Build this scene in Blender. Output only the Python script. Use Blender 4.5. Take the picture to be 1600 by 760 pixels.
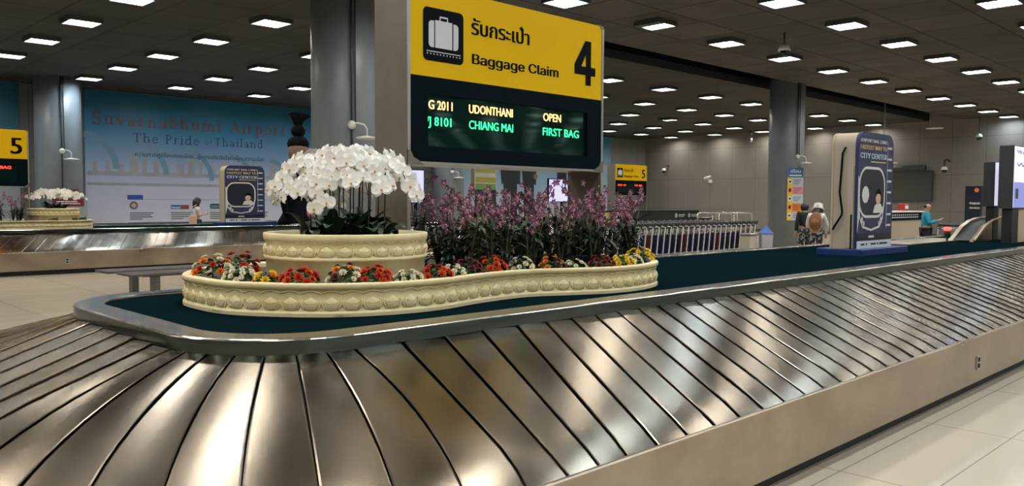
import bpy, math, random
from math import sin, cos, pi, radians as R, hypot, atan2, sqrt
from mathutils import Matrix, Vector, Euler
random.seed(7)
SC = bpy.context.scene
COL = SC.collection
for o in list(bpy.data.objects): bpy.data.objects.remove(o)

# ------------------------------------------------------------------ camera, world, exposure
CAM_Z = 1.6
YAW, PIT, ROLL, FPX = R(44.45), R(-2.874), R(0.30), 1289.45
F = Vector((sin(YAW)*cos(PIT), cos(YAW)*cos(PIT), sin(PIT)))
U0 = Vector((-sin(PIT)*sin(YAW), -sin(PIT)*cos(YAW), cos(PIT)))
R0 = Vector((cos(YAW), -sin(YAW), 0))
RT = R0*cos(ROLL) + U0*sin(ROLL)
UP = -R0*sin(ROLL) + U0*cos(ROLL)
cam = bpy.data.cameras.new('camera'); cam.sensor_width = 36; cam.lens = FPX/1600*36
cam.clip_start = .05; cam.clip_end = 200
co = bpy.data.objects.new('camera', cam); COL.objects.link(co)
co.matrix_world = Matrix(((RT.x, UP.x, -F.x, 0), (RT.y, UP.y, -F.y, 0), (RT.z, UP.z, -F.z, CAM_Z), (0, 0, 0, 1)))
SC.camera = co
def to_px(x, y, z):
    v = Vector((x, y, z-CAM_Z)); d = v.dot(F)
    return (800+FPX*v.dot(RT)/d, 380-FPX*v.dot(UP)/d) if d > .1 else (-9999, -9999)
W = bpy.data.worlds.new('world'); SC.world = W; W.use_nodes = True
W.node_tree.nodes['Background'].inputs[0].default_value = (.03, .055, .065, 1)
W.node_tree.nodes['Background'].inputs[1].default_value = .5
SC.view_settings.view_transform = 'Standard'; SC.view_settings.look = 'None'
SC.view_settings.gamma = 1; SC.view_settings.use_curve_mapping = False
SC.view_settings.exposure = 0.0
SC.cycles.use_denoising = True; SC.cycles.use_adaptive_sampling = False; SC.cycles.sample_clamp_direct = 30
SC.cycles.max_bounces = 8; SC.cycles.glossy_bounces = 4; SC.cycles.diffuse_bounces = 4
SC.cycles.sample_clamp_indirect = 6; SC.cycles.caustics_reflective = False; SC.cycles.caustics_refractive = False
LAMP = 58.0

# ------------------------------------------------------------------ materials
MATS = {}
def mat(name, col, rough=.5, metal=0.0, col2=None, nscale=8, nstretch=(1, 1, 1), emit=0, ecol=None, bump=0, coat=0, rvar=0, trans=0, aniso=0, thr=None, detail=5):
    if name in MATS: return MATS[name]
    m = bpy.data.materials.new(name); m.use_nodes = True; MATS[name] = m
    nt = m.node_tree; b = nt.nodes['Principled BSDF']
    b.inputs['Base Color'].default_value = (*col, 1); b.inputs['Roughness'].default_value = rough
    b.inputs['Metallic'].default_value = metal
    if coat: b.inputs['Coat Weight'].default_value = coat
    if trans: b.inputs['Transmission Weight'].default_value = trans
    if emit:
        b.inputs['Emission Color'].default_value = (*(ecol or col), 1); b.inputs['Emission Strength'].default_value = emit
    if col2 or bump or rvar:
        tc = nt.nodes.new('ShaderNodeTexCoord'); mp = nt.nodes.new('ShaderNodeMapping'); mp.inputs['Scale'].default_value = nstretch
        nz = nt.nodes.new('ShaderNodeTexNoise'); nz.inputs['Scale'].default_value = nscale; nz.inputs['Detail'].default_value = detail
        nt.links.new(tc.outputs['Object'], mp.inputs[0]); nt.links.new(mp.outputs[0], nz.inputs['Vector'])
        if col2:
            cr = nt.nodes.new('ShaderNodeValToRGB'); lo, hi = thr or (.35, .65)
            cr.color_ramp.elements[0].position = lo; cr.color_ramp.elements[1].position = hi
            cr.color_ramp.elements[0].color = (*col, 1); cr.color_ramp.elements[1].color = (*col2, 1)
            nt.links.new(nz.outputs[0], cr.inputs[0]); nt.links.new(cr.outputs[0], b.inputs['Base Color'])
        if rvar:
            mr = nt.nodes.new('ShaderNodeMapRange'); mr.inputs['To Min'].default_value = rough-rvar; mr.inputs['To Max'].default_value = rough+rvar
            mr.inputs['From Min'].default_value = .3; mr.inputs['From Max'].default_value = .7
            nt.links.new(nz.outputs[0], mr.inputs[0]); nt.links.new(mr.outputs[0], b.inputs['Roughness'])
        if bump:
            bp = nt.nodes.new('ShaderNodeBump'); bp.inputs['Strength'].default_value = bump; bp.inputs['Distance'].default_value = .01
            nt.links.new(nz.outputs[0], bp.inputs['Height']); nt.links.new(bp.outputs[0], b.inputs['Normal'])
    return m
def brickmat(name, c1, c2, cm, w, h, off, mort=.01, rough=.5, axes='XY', stag=0, nz=.0, rvar=0, coat=0):
    m = bpy.data.materials.new(name); m.use_nodes = True; MATS[name] = m
    nt = m.node_tree; b = nt.nodes['Principled BSDF']; N = nt.nodes.new; L = nt.links.new
    g = N('ShaderNodeNewGeometry'); sp = N('ShaderNodeSeparateXYZ'); cb = N('ShaderNodeCombineXYZ')
    L(g.outputs['Position'], sp.inputs[0])
    L(sp.outputs['XYZ'.index(axes[0])], cb.inputs[0]); L(sp.outputs['XYZ'.index(axes[1])], cb.inputs[1])
    ad = N('ShaderNodeVectorMath'); ad.operation = 'SUBTRACT'; ad.inputs[1].default_value = (off[0], off[1], 0); L(cb.outputs[0], ad.inputs[0])
    br = N('ShaderNodeTexBrick'); br.offset = stag; br.inputs['Scale'].default_value = 1; br.inputs['Brick Width'].default_value = w
    br.inputs['Row Height'].default_value = h; br.inputs['Mortar Size'].default_value = mort; br.inputs['Mortar Smooth'].default_value = .3
    br.inputs['Color1'].default_value = (*c1, 1); br.inputs['Color2'].default_value = (*c2, 1); br.inputs['Mortar'].default_value = (*cm, 1)
    L(ad.outputs[0], br.inputs['Vector'])
    out = br.outputs[0]
    if nz:
        n = N('ShaderNodeTexNoise'); n.inputs['Scale'].default_value = .9; n.inputs['Detail'].default_value = 6; L(g.outputs['Position'], n.inputs['Vector'])
        mr = N('ShaderNodeMapRange'); mr.inputs['From Min'].default_value = .3; mr.inputs['From Max'].default_value = .7
        mr.inputs['To Min'].default_value = 1-nz; mr.inputs['To Max'].default_value = 1+nz; L(n.outputs[0], mr.inputs[0])
        mx = N('ShaderNodeVectorMath'); mx.operation = 'SCALE'; L(out, mx.inputs[0]); L(mr.outputs[0], mx.inputs['Scale']); out = mx.outputs[0]
    L(out, b.inputs['Base Color']); b.inputs['Roughness'].default_value = rough
    if coat: b.inputs['Coat Weight'].default_value = coat
    return m
def steel(name, c1, c2, rough, stretch, scale=3, rvar=.06, bump=0, detail=5):
    return mat(name, c1, rough, 1.0, c2, scale, stretch, rvar=rvar, bump=bump, detail=detail)

M_slat = steel('slat_steel', (.205, .172, .132), (.28, .235, .185), .225, (2.5, .9, 2.5), 1.2, .02, 0, 1.5)
def brushed(m):
    nt = m.node_tree; b = nt.nodes['Principled BSDF']; b.inputs['Anisotropic'].default_value = .65      # brushed grain across the slats
    t = nt.nodes.new('ShaderNodeCombineXYZ')
    for i, v in enumerate((.94, .29, .07)): t.inputs[i].default_value = v
    nt.links.new(t.outputs[0], b.inputs['Tangent'])
    oi = nt.nodes.new('ShaderNodeObjectInfo'); mr = nt.nodes.new('ShaderNodeMapRange'); mr.inputs['To Min'].default_value = .72; mr.inputs['To Max'].default_value = 1.22
    nt.links.new(oi.outputs['Random'], mr.inputs[0]); sc = nt.nodes.new('ShaderNodeVectorMath'); sc.operation = 'SCALE'
    src = b.inputs['Base Color'].links[0].from_socket; nt.links.new(src, sc.inputs[0]); nt.links.new(mr.outputs[0], sc.inputs['Scale']); nt.links.new(sc.outputs[0], b.inputs['Base Color'])
brushed(M_slat)
M_rim = steel('rim_steel', (.40, .385, .36), (.56, .54, .50), .20, (1, 1, 14), 1.2, .05)
M_skirt = steel('skirt_steel', (.05, .07, .07), (.085, .105, .10), .12, (1, 1, 14), 1.2, .04)
M_fascia = steel('fascia_steel', (.35, .285, .222), (.49, .41, .325), .34, (1, 1, 1.5), 1.5, .07)
M_black = mat('matt_black', (.006, .008, .01), .6)
M_carpet = mat('carpet_black', (.002, .0085, .011), 1, 0, (.004, .013, .017), 60); M_carpet.node_tree.nodes['Principled BSDF'].inputs['Specular IOR Level'].default_value = 0
M_frame = mat('sign_frame', (.17, .155, .122), .45, .25, (.20, .182, .145), 3)
M_signblack = mat('sign_black', (.003, .008, .012), .5); M_signblack.node_tree.nodes['Principled BSDF'].inputs['Specular IOR Level'].default_value = .04
M_yellow = mat('sign_yellow', (.86, .54, .004), .45); M_yellow.node_tree.nodes['Principled BSDF'].inputs['Specular IOR Level'].default_value = .15
M_ink = mat('ink_black', (.003, .005, .007), .5); M_ink.node_tree.nodes['Principled BSDF'].inputs['Specular IOR Level'].default_value = .06
M_alu = mat('aluminium', (.5, .5, .48), .35, .9)
M_white = mat('white_paint', (.75, .74, .7), .5)
M_pale = mat('pale_grey_print', (.68, .72, .76), .5)
M_glass_dark = mat('led_window', (.002, .016, .014), .05); M_glass_dark.node_tree.nodes['Principled BSDF'].inputs['Specular Tint'].default_value = (.45, .95, .85, 1)
M_led_o = mat('led_orange', (1, .35, .08), .5, emit=4.5, ecol=(1, .42, .13))
M_led_g = mat('led_green', (.05, 1, .3), .5, emit=2.2, ecol=(.03, .95, .32))
M_led_r = mat('led_red', (1, .02, .01), .5, emit=5, ecol=(1, .03, .02))
M_stone = mat('cream_stone', (.72, .61, .325), .55, 0, (.80, .71, .43), 5, bump=.15)
M_stone_dirty = mat('cream_stone_worn', (.70, .60, .36), .6, 0, (.20, .14, .08), 3.5, (1, 1, 3), thr=(.60, .72))
M_soil = mat('soil', (.03, .02, .012), .95, 0, (.06, .04, .025), 30)
M_leaf = mat('orchid_leaf', (.008, .03, .014), .38, 0, (.015, .05, .02), 6)
M_leaf2 = mat('cane_leaf', (.008, .022, .012), .45, 0, (.02, .05, .022), 6)
M_stem = mat('orchid_stem', (.015, .022, .012), .5)
M_cane = mat('cane', (.02, .028, .014), .5, 0, (.06, .065, .03), 20)
M_bedleaf = mat('bedding_leaf', (.02, .065, .015), .5, 0, (.06, .14, .035), 20)
M_wpetal = mat('white_petal', (.86, .85, .80), .5, 0, (.90, .89, .85), 10)
M_lip = mat('orchid_lip', (.62, .40, .06), .5, 0, (.45, .18, .05), 60)
M_ppetal = mat('purple_petal', (.13, .035, .085), .55, 0, (.40, .17, .29), 22)
M_plip = mat('pale_yellow_lip', (.65, .50, .25), .55)
M_conduit = mat('conduit', (.04, .06, .06), .5, .3)
M_col = mat('column_paint', (.20, .23, .255), .38, 0, (.235, .265, .29), 1.5)
M_housing = mat('light_housing', (.05, .055, .055), .5)
M_lw = mat('lamp_warm', (1, .93, .82), .5, emit=LAMP, ecol=(1, .92, .80))
M_ln = mat('lamp_neutral', (1, .96, .9), .5, emit=LAMP, ecol=(1, .97, .91))
M_lc = mat('lamp_cool', (.85, .95, 1), .5, emit=LAMP, ecol=(.78, .92, 1))
M_loff = mat('lamp_off', (.25, .25, .23), .4)
M_skin = mat('skin', (.50, .29, .19), .55)
M_hair = mat('black_hair', (.008, .007, .007), .45)
M_navy = mat('navy_print', (.022, .034, .10), .4)
M_navy2 = mat('navy_dark_print', (.006, .012, .03), .35)
M_tan = mat('tan_panel', (.50, .40, .29), .5)
M_blue = mat('blue_base', (.006, .03, .14), .45)
M_trolley = mat('trolley_white', (.66, .65, .61), .35, .3)
M_grip = mat('trolley_black', (.012, .018, .02), .45)
M_adv = mat('trolley_navy', (.012, .015, .05), .4)
M_adv2 = mat('trolley_maroon', (.11, .02, .025), .4)
M_chrome = mat('chrome', (.75, .75, .75), .15, 1)
M_screen = mat('screen_lilac', (.6, .6, .9), .4, emit=.75, ecol=(.55, .55, .95))

# ------------------------------------------------------------------ mesh builder
ORG = {}
class MB:
    def __init__(s): s.v = []; s.f = []; s.m = []; s.sm = []; s.mi = 0; s.smooth = False
    def add(s, vs, fs):
        o = len(s.v); s.v += [tuple(x) for x in vs]
        for f in fs: s.f.append(tuple(i+o for i in f)); s.m.append(s.mi); s.sm.append(s.smooth)
        return s
    def box(s, x0, x1, y0, y1, z0, z1, M=None):
        vs = [Vector(p) for p in ((x0,y0,z0),(x1,y0,z0),(x1,y1,z0),(x0,y1,z0),(x0,y0,z1),(x1,y0,z1),(x1,y1,z1),(x0,y1,z1))]
        if M: vs = [M @ p for p in vs]
        return s.add(vs, [(0,3,2,1),(4,5,6,7),(0,1,5,4),(1,2,6,5),(2,3,7,6),(3,0,4,7)])
    def bbox(s, x0, x1, y0, y1, z0, z1, b=.01):          # box with chamfered vertical and top edges
        out = [(x0+b,y0),(x1-b,y0),(x1,y0+b),(x1,y1-b),(x1-b,y1),(x0+b,y1),(x0,y1-b),(x0,y0+b)]
        inn = [(x0+b+b*.4,y0+b),(x1-b*1.4,y0+b),(x1-b,y0+b*1.4),(x1-b,y1-b*1.4),(x1-b*1.4,y1-b),(x0+b*1.4,y1-b),(x0+b,y1-b*1.4),(x0+b,y0+b*1.4)]
        vs = [(*p, z0) for p in out]+[(*p, z1-b) for p in out]+[(*p, z1) for p in inn]
        fs = [tuple(range(7,-1,-1)), tuple(range(16,24))]
        for i in range(8):
            j = (i+1) % 8; fs += [(i,j,8+j,8+i), (8+i,8+j,16+j,16+i)]
        return s.add(vs, fs)
    def prism(s, pts, fn, d0, d1):                       # outline pts (a,b); fn(a,b,d)->xyz
        n = len(pts)
        vs = [fn(a,b,d0) for a,b in pts]+[fn(a,b,d1) for a,b in pts]
        fs = [tuple(range(n-1,-1,-1)), tuple(range(n,2*n))]+[(i,(i+1)%n,n+(i+1)%n,n+i) for i in range(n)]
        return s.add(vs, fs)
    def tube(s, pts, r, n=8, cap=True, closed=False):
        pts = [Vector(p) for p in pts]; k = len(pts); rs = r if isinstance(r, (list, tuple)) else [r]*k
        vs = []; prev = None
        for i, p in enumerate(pts):
            if closed: t = pts[(i+1) % k]-pts[i-1]
            else: t = pts[min(i+1,k-1)]-pts[max(i-1,0)]
            t = t.normalized() if t.length > 1e-9 else Vector((0,0,1))
            if prev is None:
                a = Vector((0,0,1)) if abs(t.z) < .9 else Vector((1,0,0)); u = t.cross(a).normalized()
            else:
                u = prev-t*prev.dot(t); u = u.normalized() if u.length > 1e-6 else t.orthogonal().normalized()
            prev = u; w = t.cross(u)
            for j in range(n):
                q = 2*pi*j/n; vs.append(p+u*(rs[i]*cos(q))+w*(rs[i]*sin(q)))
        fs = []
        for i in range(k if closed else k-1):
            a, b = i*n, ((i+1) % k)*n
            for j in range(n): fs.append((a+j, a+(j+1)%n, b+(j+1)%n, b+j))
        if cap and not closed: fs += [tuple(range(n-1,-1,-1)), tuple((k-1)*n+j for j in range(n))]
        sm = s.smooth; s.smooth = True; s.add(vs, fs); s.smooth = sm; return s
    def lathe(s, prof, n=24, c=(0,0,0), M=None, smooth=True):
        k = len(prof); vs = []
        for r, z in prof:
            for j in range(n):
                p = Vector((c[0]+r*cos(2*pi*j/n), c[1]+r*sin(2*pi*j/n), c[2]+z)); vs.append(M @ p if M else p)
        fs = [(i*n+j, i*n+(j+1)%n, (i+1)*n+(j+1)%n, (i+1)*n+j) for i in range(k-1) for j in range(n)]
        fs += [tuple(range(n-1,-1,-1)), tuple((k-1)*n+j for j in range(n))]
        sm = s.smooth; s.smooth = smooth; s.add(vs, fs); s.smooth = sm; return s
    def ball(s, c, r, n=12, k=8, M=None):
        rx, ry, rz = r if isinstance(r, (tuple, list)) else (r, r, r); vs = []
        for i in range(1, k):
            t = pi*i/k
            for j in range(n): vs.append(Vector((c[0]+rx*sin(t)*cos(2*pi*j/n), c[1]+ry*sin(t)*sin(2*pi*j/n), c[2]-rz*cos(t))))
        vs += [Vector((c[0],c[1],c[2]-rz)), Vector((c[0],c[1],c[2]+rz))]
        if M: vs = [M @ p for p in vs]
        fs = [(i*n+j, i*n+(j+1)%n, (i+1)*n+(j+1)%n, (i+1)*n+j) for i in range(k-2) for j in range(n)]
        a, b = len(vs)-2, len(vs)-1
        fs += [((j+1)%n, j, a) for j in range(n)]+[((k-2)*n+j, (k-2)*n+(j+1)%n, b) for j in range(n)]
        sm = s.smooth; s.smooth = True; s.add(vs, fs); s.smooth = sm; return s
    def grid(s, rows, closed=False):
        m = len(rows[0]); vs = [p for r in rows for p in r]; fs = []
        for i in range(len(rows)-1):
            for j in range(m if closed else m-1): fs.append((i*m+j, i*m+(j+1)%m, (i+1)*m+(j+1)%m, (i+1)*m+j))
        return s.add(vs, fs)
    def merge(s, o, M, mi=None):
        b = len(s.v); s.v += [tuple(M @ Vector(p)) for p in o.v]
        for f, m, sm in zip(o.f, o.m, o.sm): s.f.append(tuple(i+b for i in f)); s.m.append(m if mi is None else mi); s.sm.append(sm)
        return s
    def mesh(s, name, mats, org=(0,0,0)):
        me = bpy.data.meshes.new(name)
        me.from_pydata([(x-org[0], y-org[1], z-org[2]) for x, y, z in s.v], [], s.f)
        for m in (mats if isinstance(mats, (list, tuple)) else [mats]): me.materials.append(m)
        me.polygons.foreach_set('material_index', s.m); me.polygons.foreach_set('use_smooth', s.sm); me.update()
        return me
    def build(s, name, mats, parent=None, org=None):
        if org is None: org = ORG.get(parent.name, (0,0,0)) if parent else (0,0,0)
        o = bpy.data.objects.new(name, s.mesh(name, mats, org)); COL.objects.link(o)
        if parent: o.parent = parent
        else: o.location = org
        ORG[o.name] = tuple(org); return o
def tag(o, label, cat=None, group=None, kind=None):
    if label: o['label'] = label
    if cat: o['category'] = cat
    if group: o['group'] = group
    if kind: o['kind'] = kind
    return o
def empty(name, loc, label=None, cat=None, group=None, rz=0):
    o = bpy.data.objects.new(name, None); COL.objects.link(o); o.location = loc; o.rotation_euler = (0,0,rz); o.empty_display_size = .1
    ORG[o.name] = tuple(loc) if rz == 0 else (0,0,0)
    if label: tag(o, label, cat, group)
    return o
def copy_tree(o, parent=None):
    c = o.copy(); COL.objects.link(c); c.parent = parent
    for ch in list(o.children): copy_tree(ch, c)
    return c
def part(o, me, name, M=None):
    p = bpy.data.objects.new(name, me); COL.objects.link(p); p.parent = o
    if M is not None: p.matrix_local = M
    return p
def struct(o): o['kind'] = 'structure'; return o
def rrect(x0, x1, y0, y1, r, n=5):
    if isinstance(r, (int, float)): r = [r]*4
    pts = []
    for (cx, cy, a0, rr) in ((x1, y0, -90, r[1]), (x1, y1, 0, r[2]), (x0, y1, 90, r[3]), (x0, y0, 180, r[0])):
        sx = -1 if cx == x1 else 1; sy = -1 if cy == y1 else 1
        if rr <= 0: pts.append((cx, cy)); continue
        for i in range(n+1):
            a = R(a0+90*i/n); pts.append((cx+sx*rr+rr*cos(a), cy+sy*rr+rr*sin(a)))
    return pts
# mapping for flat faces: front plane (facing -Y) and side plane (facing -X)
def FY(y): return lambda a, b, d: (a, y-d, b)
def FX(x): return lambda a, b, d: (x-d, a, b)
TXT = {}
try: FONT = bpy.data.fonts.load(bpy.utils.system_resource('DATAFILES', path='fonts')+'/Inter.woff2')   # the lettering font that ships with Blender
except Exception: FONT = None
def text(mb, s, x0, x1, z0, z1, fn, d=.003, bold=0.0, cap=.729, plain=False):
    """Flat lettering between x0..x1 with baseline z0 and cap height z1, laid on the face fn."""
    key = (s, plain)
    if key not in TXT:
        cu = bpy.data.curves.new('lettering', 'FONT'); cu.body = s; cu.font = FONT if FONT and ord(max(s)) < 3000 and not s.isdigit() and not plain else cu.font; cu.resolution_u = 3
        ob = bpy.data.objects.new('lettering', cu)
        me = bpy.data.meshes.new_from_object(ob)
        TXT[key] = ([tuple(v.co) for v in me.vertices], [tuple(p.vertices) for p in me.polygons])
        bpy.data.objects.remove(ob); bpy.data.curves.remove(cu); bpy.data.meshes.remove(me)
    vs, fs = TXT[key]
    if not vs: return mb
    a, b = min(v[0] for v in vs), max(v[0] for v in vs); sx = (x1-x0)/(b-a); sz = (z1-z0)/cap
    w = bold*(z1-z0)/cap
    for k, q in enumerate((0,) if not bold else (-w, -w/3, w/3, w)):
        mb.add([fn(x0+w+(v[0]-a)*(sx-2*w/(b-a))+q, z0+v[1]*sz, d+.0002*k) for v in vs], fs)
    return mb
def flat(mb, pts, fn, d=.002): return mb.add([fn(a,b,d) for a,b in pts], [tuple(range(len(pts)))])
def rect(mb, x0, x1, z0, z1, fn, d=.002): return flat(mb, [(x0,z0),(x1,z0),(x1,z1),(x0,z1)], fn, d)
def ell(cx, cy, rx, ry=None, n=24, a0=0, a1=360):
    ry = rx if ry is None else ry
    return [(cx+rx*cos(R(a0+(a1-a0)*i/n)), cy+ry*sin(R(a0+(a1-a0)*i/n))) for i in range(n if a1-a0 == 360 else n+1)]
def ribbon(mb, pts, w, fn, d=.002, closed=False):
    n = len(pts); L_, R_ = [], []
    for i, (x, y) in enumerate(pts):
        if closed: a, b = pts[i-1], pts[(i+1) % n]
        else: a, b = pts[max(i-1,0)], pts[min(i+1,n-1)]
        tx, ty = b[0]-a[0], b[1]-a[1]; l = hypot(tx, ty) or 1; nx, ny = -ty/l*w/2, tx/l*w/2
        L_.append(fn(x+nx,y+ny,d)); R_.append(fn(x-nx,y-ny,d))
    fs = [(i, n+i, n+(i+1)%n, (i+1)%n) for i in range(n if closed else n-1)]
    return mb.add(L_+R_, fs)
ORD = 'first second third fourth fifth sixth seventh eighth ninth tenth eleventh twelfth thirteenth fourteenth fifteenth sixteenth seventeenth eighteenth nineteenth twentieth'.split()
ORD += ['twenty-first','twenty-second','twenty-third','twenty-fourth','twenty-fifth','twenty-sixth','twenty-seventh','twenty-eighth','twenty-ninth','thirtieth']

# ------------------------------------------------------------------ room shell
ZC = 5.54
X0, X1, Y0, Y1 = -22, 42.0, -43.5, 31.0
M_floor = brickmat('floor_tile', (.54, .475, .375), (.515, .45, .355), (.28, .245, .20), 1.53, .51, (.22, .05), .006, .16, nz=.04)
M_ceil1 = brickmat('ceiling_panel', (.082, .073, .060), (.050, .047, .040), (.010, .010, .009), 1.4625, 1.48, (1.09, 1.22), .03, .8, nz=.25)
M_ceil2 = brickmat('ceiling_panel_far_shaded', (.046, .045, .038), (.028, .029, .025), (.008, .008, .008), 1.4625, 1.48, (1.09, 1.22+.11), .03, .8, nz=.25)  # same panels as the near slab, with shade put into a darker colour
M_wallb = brickmat('wall_panel', (.20, .187, .17), (.19, .178, .162), (.105, .10, .092), 1.45, 1.75, (.28, 1.22), .012, .55, axes='YZ', nz=.06)
M_walll = brickmat('wall_panel_left', (.17, .175, .175), (.165, .17, .17), (.10, .10, .10), 1.45, 2.6, (.6, .4), .02, .55, axes='XZ', nz=.05)
struct(MB().box(X0, X1, Y0, Y1, -.2, 0).build('floor', M_floor))
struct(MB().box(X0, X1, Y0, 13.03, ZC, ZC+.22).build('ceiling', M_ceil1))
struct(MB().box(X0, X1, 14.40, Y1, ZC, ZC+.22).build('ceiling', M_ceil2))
struct(MB().box(X0, X1, 12.2, 15.2, ZC+1.6, ZC+1.8).box(X0, X1, 12.2, 12.3, ZC+.22, ZC+1.6).box(X0, X1, 15.1, 15.2, ZC+.22, ZC+1.6).build('ceiling_void', M_black))
struct(MB().box(X0, X1, 14.385, 14.40, ZC+.012, ZC+.24).box(X0, X1, 13.03, 13.045, ZC+.012, ZC+.24).build('slot_shade_strip', M_black))  # black strips added so the lit slab edges read as shade
struct(MB().box(X1, X1+.3, Y0, Y1+.3, -.2, ZC+1.8).build('wall_back', M_wallb))
struct(MB().box(X0, X1, Y1, Y1+.3, -.2, ZC+.22).build('wall_left', M_walll))
M_wallf = brickmat('wall_panel_front_added', (.05, .055, .055), (.045, .05, .05), (.02, .02, .02), 1.45, 2.6, (.6, .4), .02, .55, axes='XZ', nz=.05)  # kept dark to darken what the steel reflects
struct(MB().box(X0, X1, Y0-.3, Y0, -.2, ZC+.22).build('wall_front_added', M_wallf))  # unseen wall added behind the camera for darker steel reflections
struct(MB().box(X0-.3, X0, Y0, Y1, -.2, ZC+1.8).build('wall_right_added', M_wallb))  # unseen side wall, also added to darken the reflections
m = MB()
for z in (.12,): m.box(X0, X1, Y1-.02, Y1, 0, z)
struct(m.build('baseboard_left', M_conduit))
struct(MB().box(X1-.02, X1, Y0, Y1, 0, .14).build('baseboard_back', M_conduit))
struct(MB().tube([(X0, Y1-.10, 5.44), (X1-.2, Y1-.10, 5.44)], .022, 8).build('trim_1', M_conduit))
def column(x, y, r, nm):
    o = MB().lathe([(r,0),(r,ZC+1.2)], 64, (x,y,0)).build('column', M_col); struct(o)
    m = MB().lathe([(r+.012,0),(r+.012,.14),(r,.145)], 64, (x,y,0)); struct(m.build('trim_2', M_conduit))
COLS = [(8.75,13.45,.63),(26.1,13.45,.573),(8.41,29.85,.69),(25.1,29.85,.72)]
for i, c in enumerate(COLS): column(*c, i)

# ------------------------------------------------------------------ ceiling lights
ZL = 5.44; HS = .31
hm = MB().box(-HS-.03, HS+.03, -HS-.03, -HS, 0, .10).box(-HS-.03, HS+.03, HS, HS+.03, 0, .10).box(-HS-.03, -HS, -HS, HS, 0, .10).box(HS, HS+.03, -HS, HS, 0, .10).box(-HS, HS, -HS, HS, .06, .10)
hmesh = hm.mesh('housing', M_housing)
dmesh = {}
for k, mm in (('w', M_lw), ('n', M_ln), ('c', M_lc)):
    q = MB().box(-HS, HS, -HS, HS, .022, .03); q.m = [0 if i == 0 else 1 for i in range(6)]; dmesh[k] = q.mesh('diffuser', [mm, M_loff]); mm.cycles.emission_sampling = 'FRONT'
d2 = MB(); d2.box(-HS, -.02, -HS, HS, .022, .03); d2.box(-.02, HS, -HS, HS, .022, .03); d2.m[6] = 1; dmesh['h'] = d2.mesh('diffuser', [M_loff, M_ln])
lv = MB()
for i in range(1, 6):
    t = -HS+2*HS*i/6; lv.box(t-.004, t+.004, -HS, HS, 0, .02).box(-HS, HS, t-.004, t+.004, 0, .02)
lmesh = lv.mesh('louver', M_alu)
rows = [('near', k, y, 12.06, range(-7, 11)) for k, y in enumerate((10.84, 7.88, 4.92, 1.96, -1.0, -3.96, -6.92, -9.88, -12.84, -15.8, -18.76, -21.72, -24.68, -27.64, -30.6, -33.56, -36.52, -39.48))]
rows += [('far', k, 16.69+2.96*k, 20.68, range(-9, 8)) for k in range(5)]
NEARN = ['row beside the dark ceiling gap', 'second row before the dark ceiling gap', 'third row before the dark ceiling gap', 'fourth row this side of the gap']
rl = random.Random(3)
for side, k, y, xb, rng in rows:
    vis = []
    for i in rng:
        x = xb+2.925*i
        if x > X1-.5 or x < X0+1 or (y < -14 and x < -4): continue
        p = to_px(x, y, ZL); c = rl.choice('wwnnnc')
        if side == 'near' and k == 0 and i == 1: c = 'h'
        if side == 'far' and k == 2 and 1040 < p[0] < 1060: c = 'h'
        if side == 'far' and p[0] < 420 and k < 3: c = 'w'
        if side == 'far' and p[0] < 480 and k >= 3: c = 'c' if rl.random() < .6 else 'n'
        o = empty('ceiling_light', (x, y, ZL)); o['category'] = 'ceiling light'
        part(o, hmesh, 'housing'); part(o, dmesh[c], 'diffuser'); part(o, lmesh, 'louver')
        if -25 < p[0] < 1625 and -12 < p[1] < 330: vis.append((x, p, o, c))
        else: tag(o, 'square recessed ceiling light overhead, outside the view', 'ceiling light', 'ceiling lights outside the view')
    vis.sort(key=lambda t: t[0]); nv = len(vis)
    left = [t for t in vis if t[1][0] < 490]
    for j, (x, p, o, c) in enumerate(vis):
        st = {'h': 'half-lit', 'c': 'cool white', 'w': 'warm white', 'n': 'white'}[c]
        rd = NEARN[min(k,3)] if side == 'near' else ORD[k]+' row beyond the dark ceiling gap'
        if side == 'far' and p[0] < 490:
            lb = f'{st} ceiling light, {ORD[j]} from the left, {rd}'
        else:
            lb = f'{st} ceiling light, {ORD[nv-1-j]} from back wall, {rd}'
        tag(o, lb, 'ceiling light', 'ceiling lights in view')

# ------------------------------------------------------------------ baggage carousels
RX0, RX1, RYA, RYB, RR = 1.68, 34.0, 3.585, 6.33, .70
DM = .70
CX0, CX1, CYA, CYB = RX0+RR, RX1-RR, RYA+RR, RYB-RR
ARC = pi/2*(RR+DM); SX = 19.0
SEG = [('l', (SX,RYA), (CX0,RYA), (0,-1)), ('c', (CX0,CYA), -90), ('l', (RX0,CYA), (RX0,CYB), (-1,0)), ('c', (CX0,CYB), -180),
       ('l', (CX0,RYB), (CX1,RYB), (0,1)), ('c', (CX1,CYB), -270), ('l', (RX1,CYB), (RX1,CYA), (1,0)), ('c', (CX1,CYA), -360), ('l', (CX1,RYA), (SX,RYA), (0,-1))]
SL = [ARC if g[0] == 'c' else hypot(g[1][0]-g[2][0], g[1][1]-g[2][1]) for g in SEG]
STOT = sum(SL)
def PS(s, d):
    s %= STOT
    for g, l in zip(SEG, SL):
        if s <= l: break
        s -= l
    if g[0] == 'l':
        t = s/l; return (g[1][0]+(g[2][0]-g[1][0])*t+g[3][0]*d, g[1][1]+(g[2][1]-g[1][1])*t+g[3][1]*d)
    a = R(g[2]-90*s/ARC); return (g[1][0]+(RR+d)*cos(a), g[1][1]+(RR+d)*sin(a))
SK = [(0,.52),(15.7,.52),(16.6,.25),(17.17,.03),(18.1,-.28),(18.9,-.42),(21,-.42),(23,.3),(25,.5),(STOT,.52)]
def skew(s):
    for (a, va), (b, vb) in zip(SK, SK[1:]):
        if a <= s <= b: return va+(vb-va)*(s-a)/(b-a)
    return .52
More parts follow.
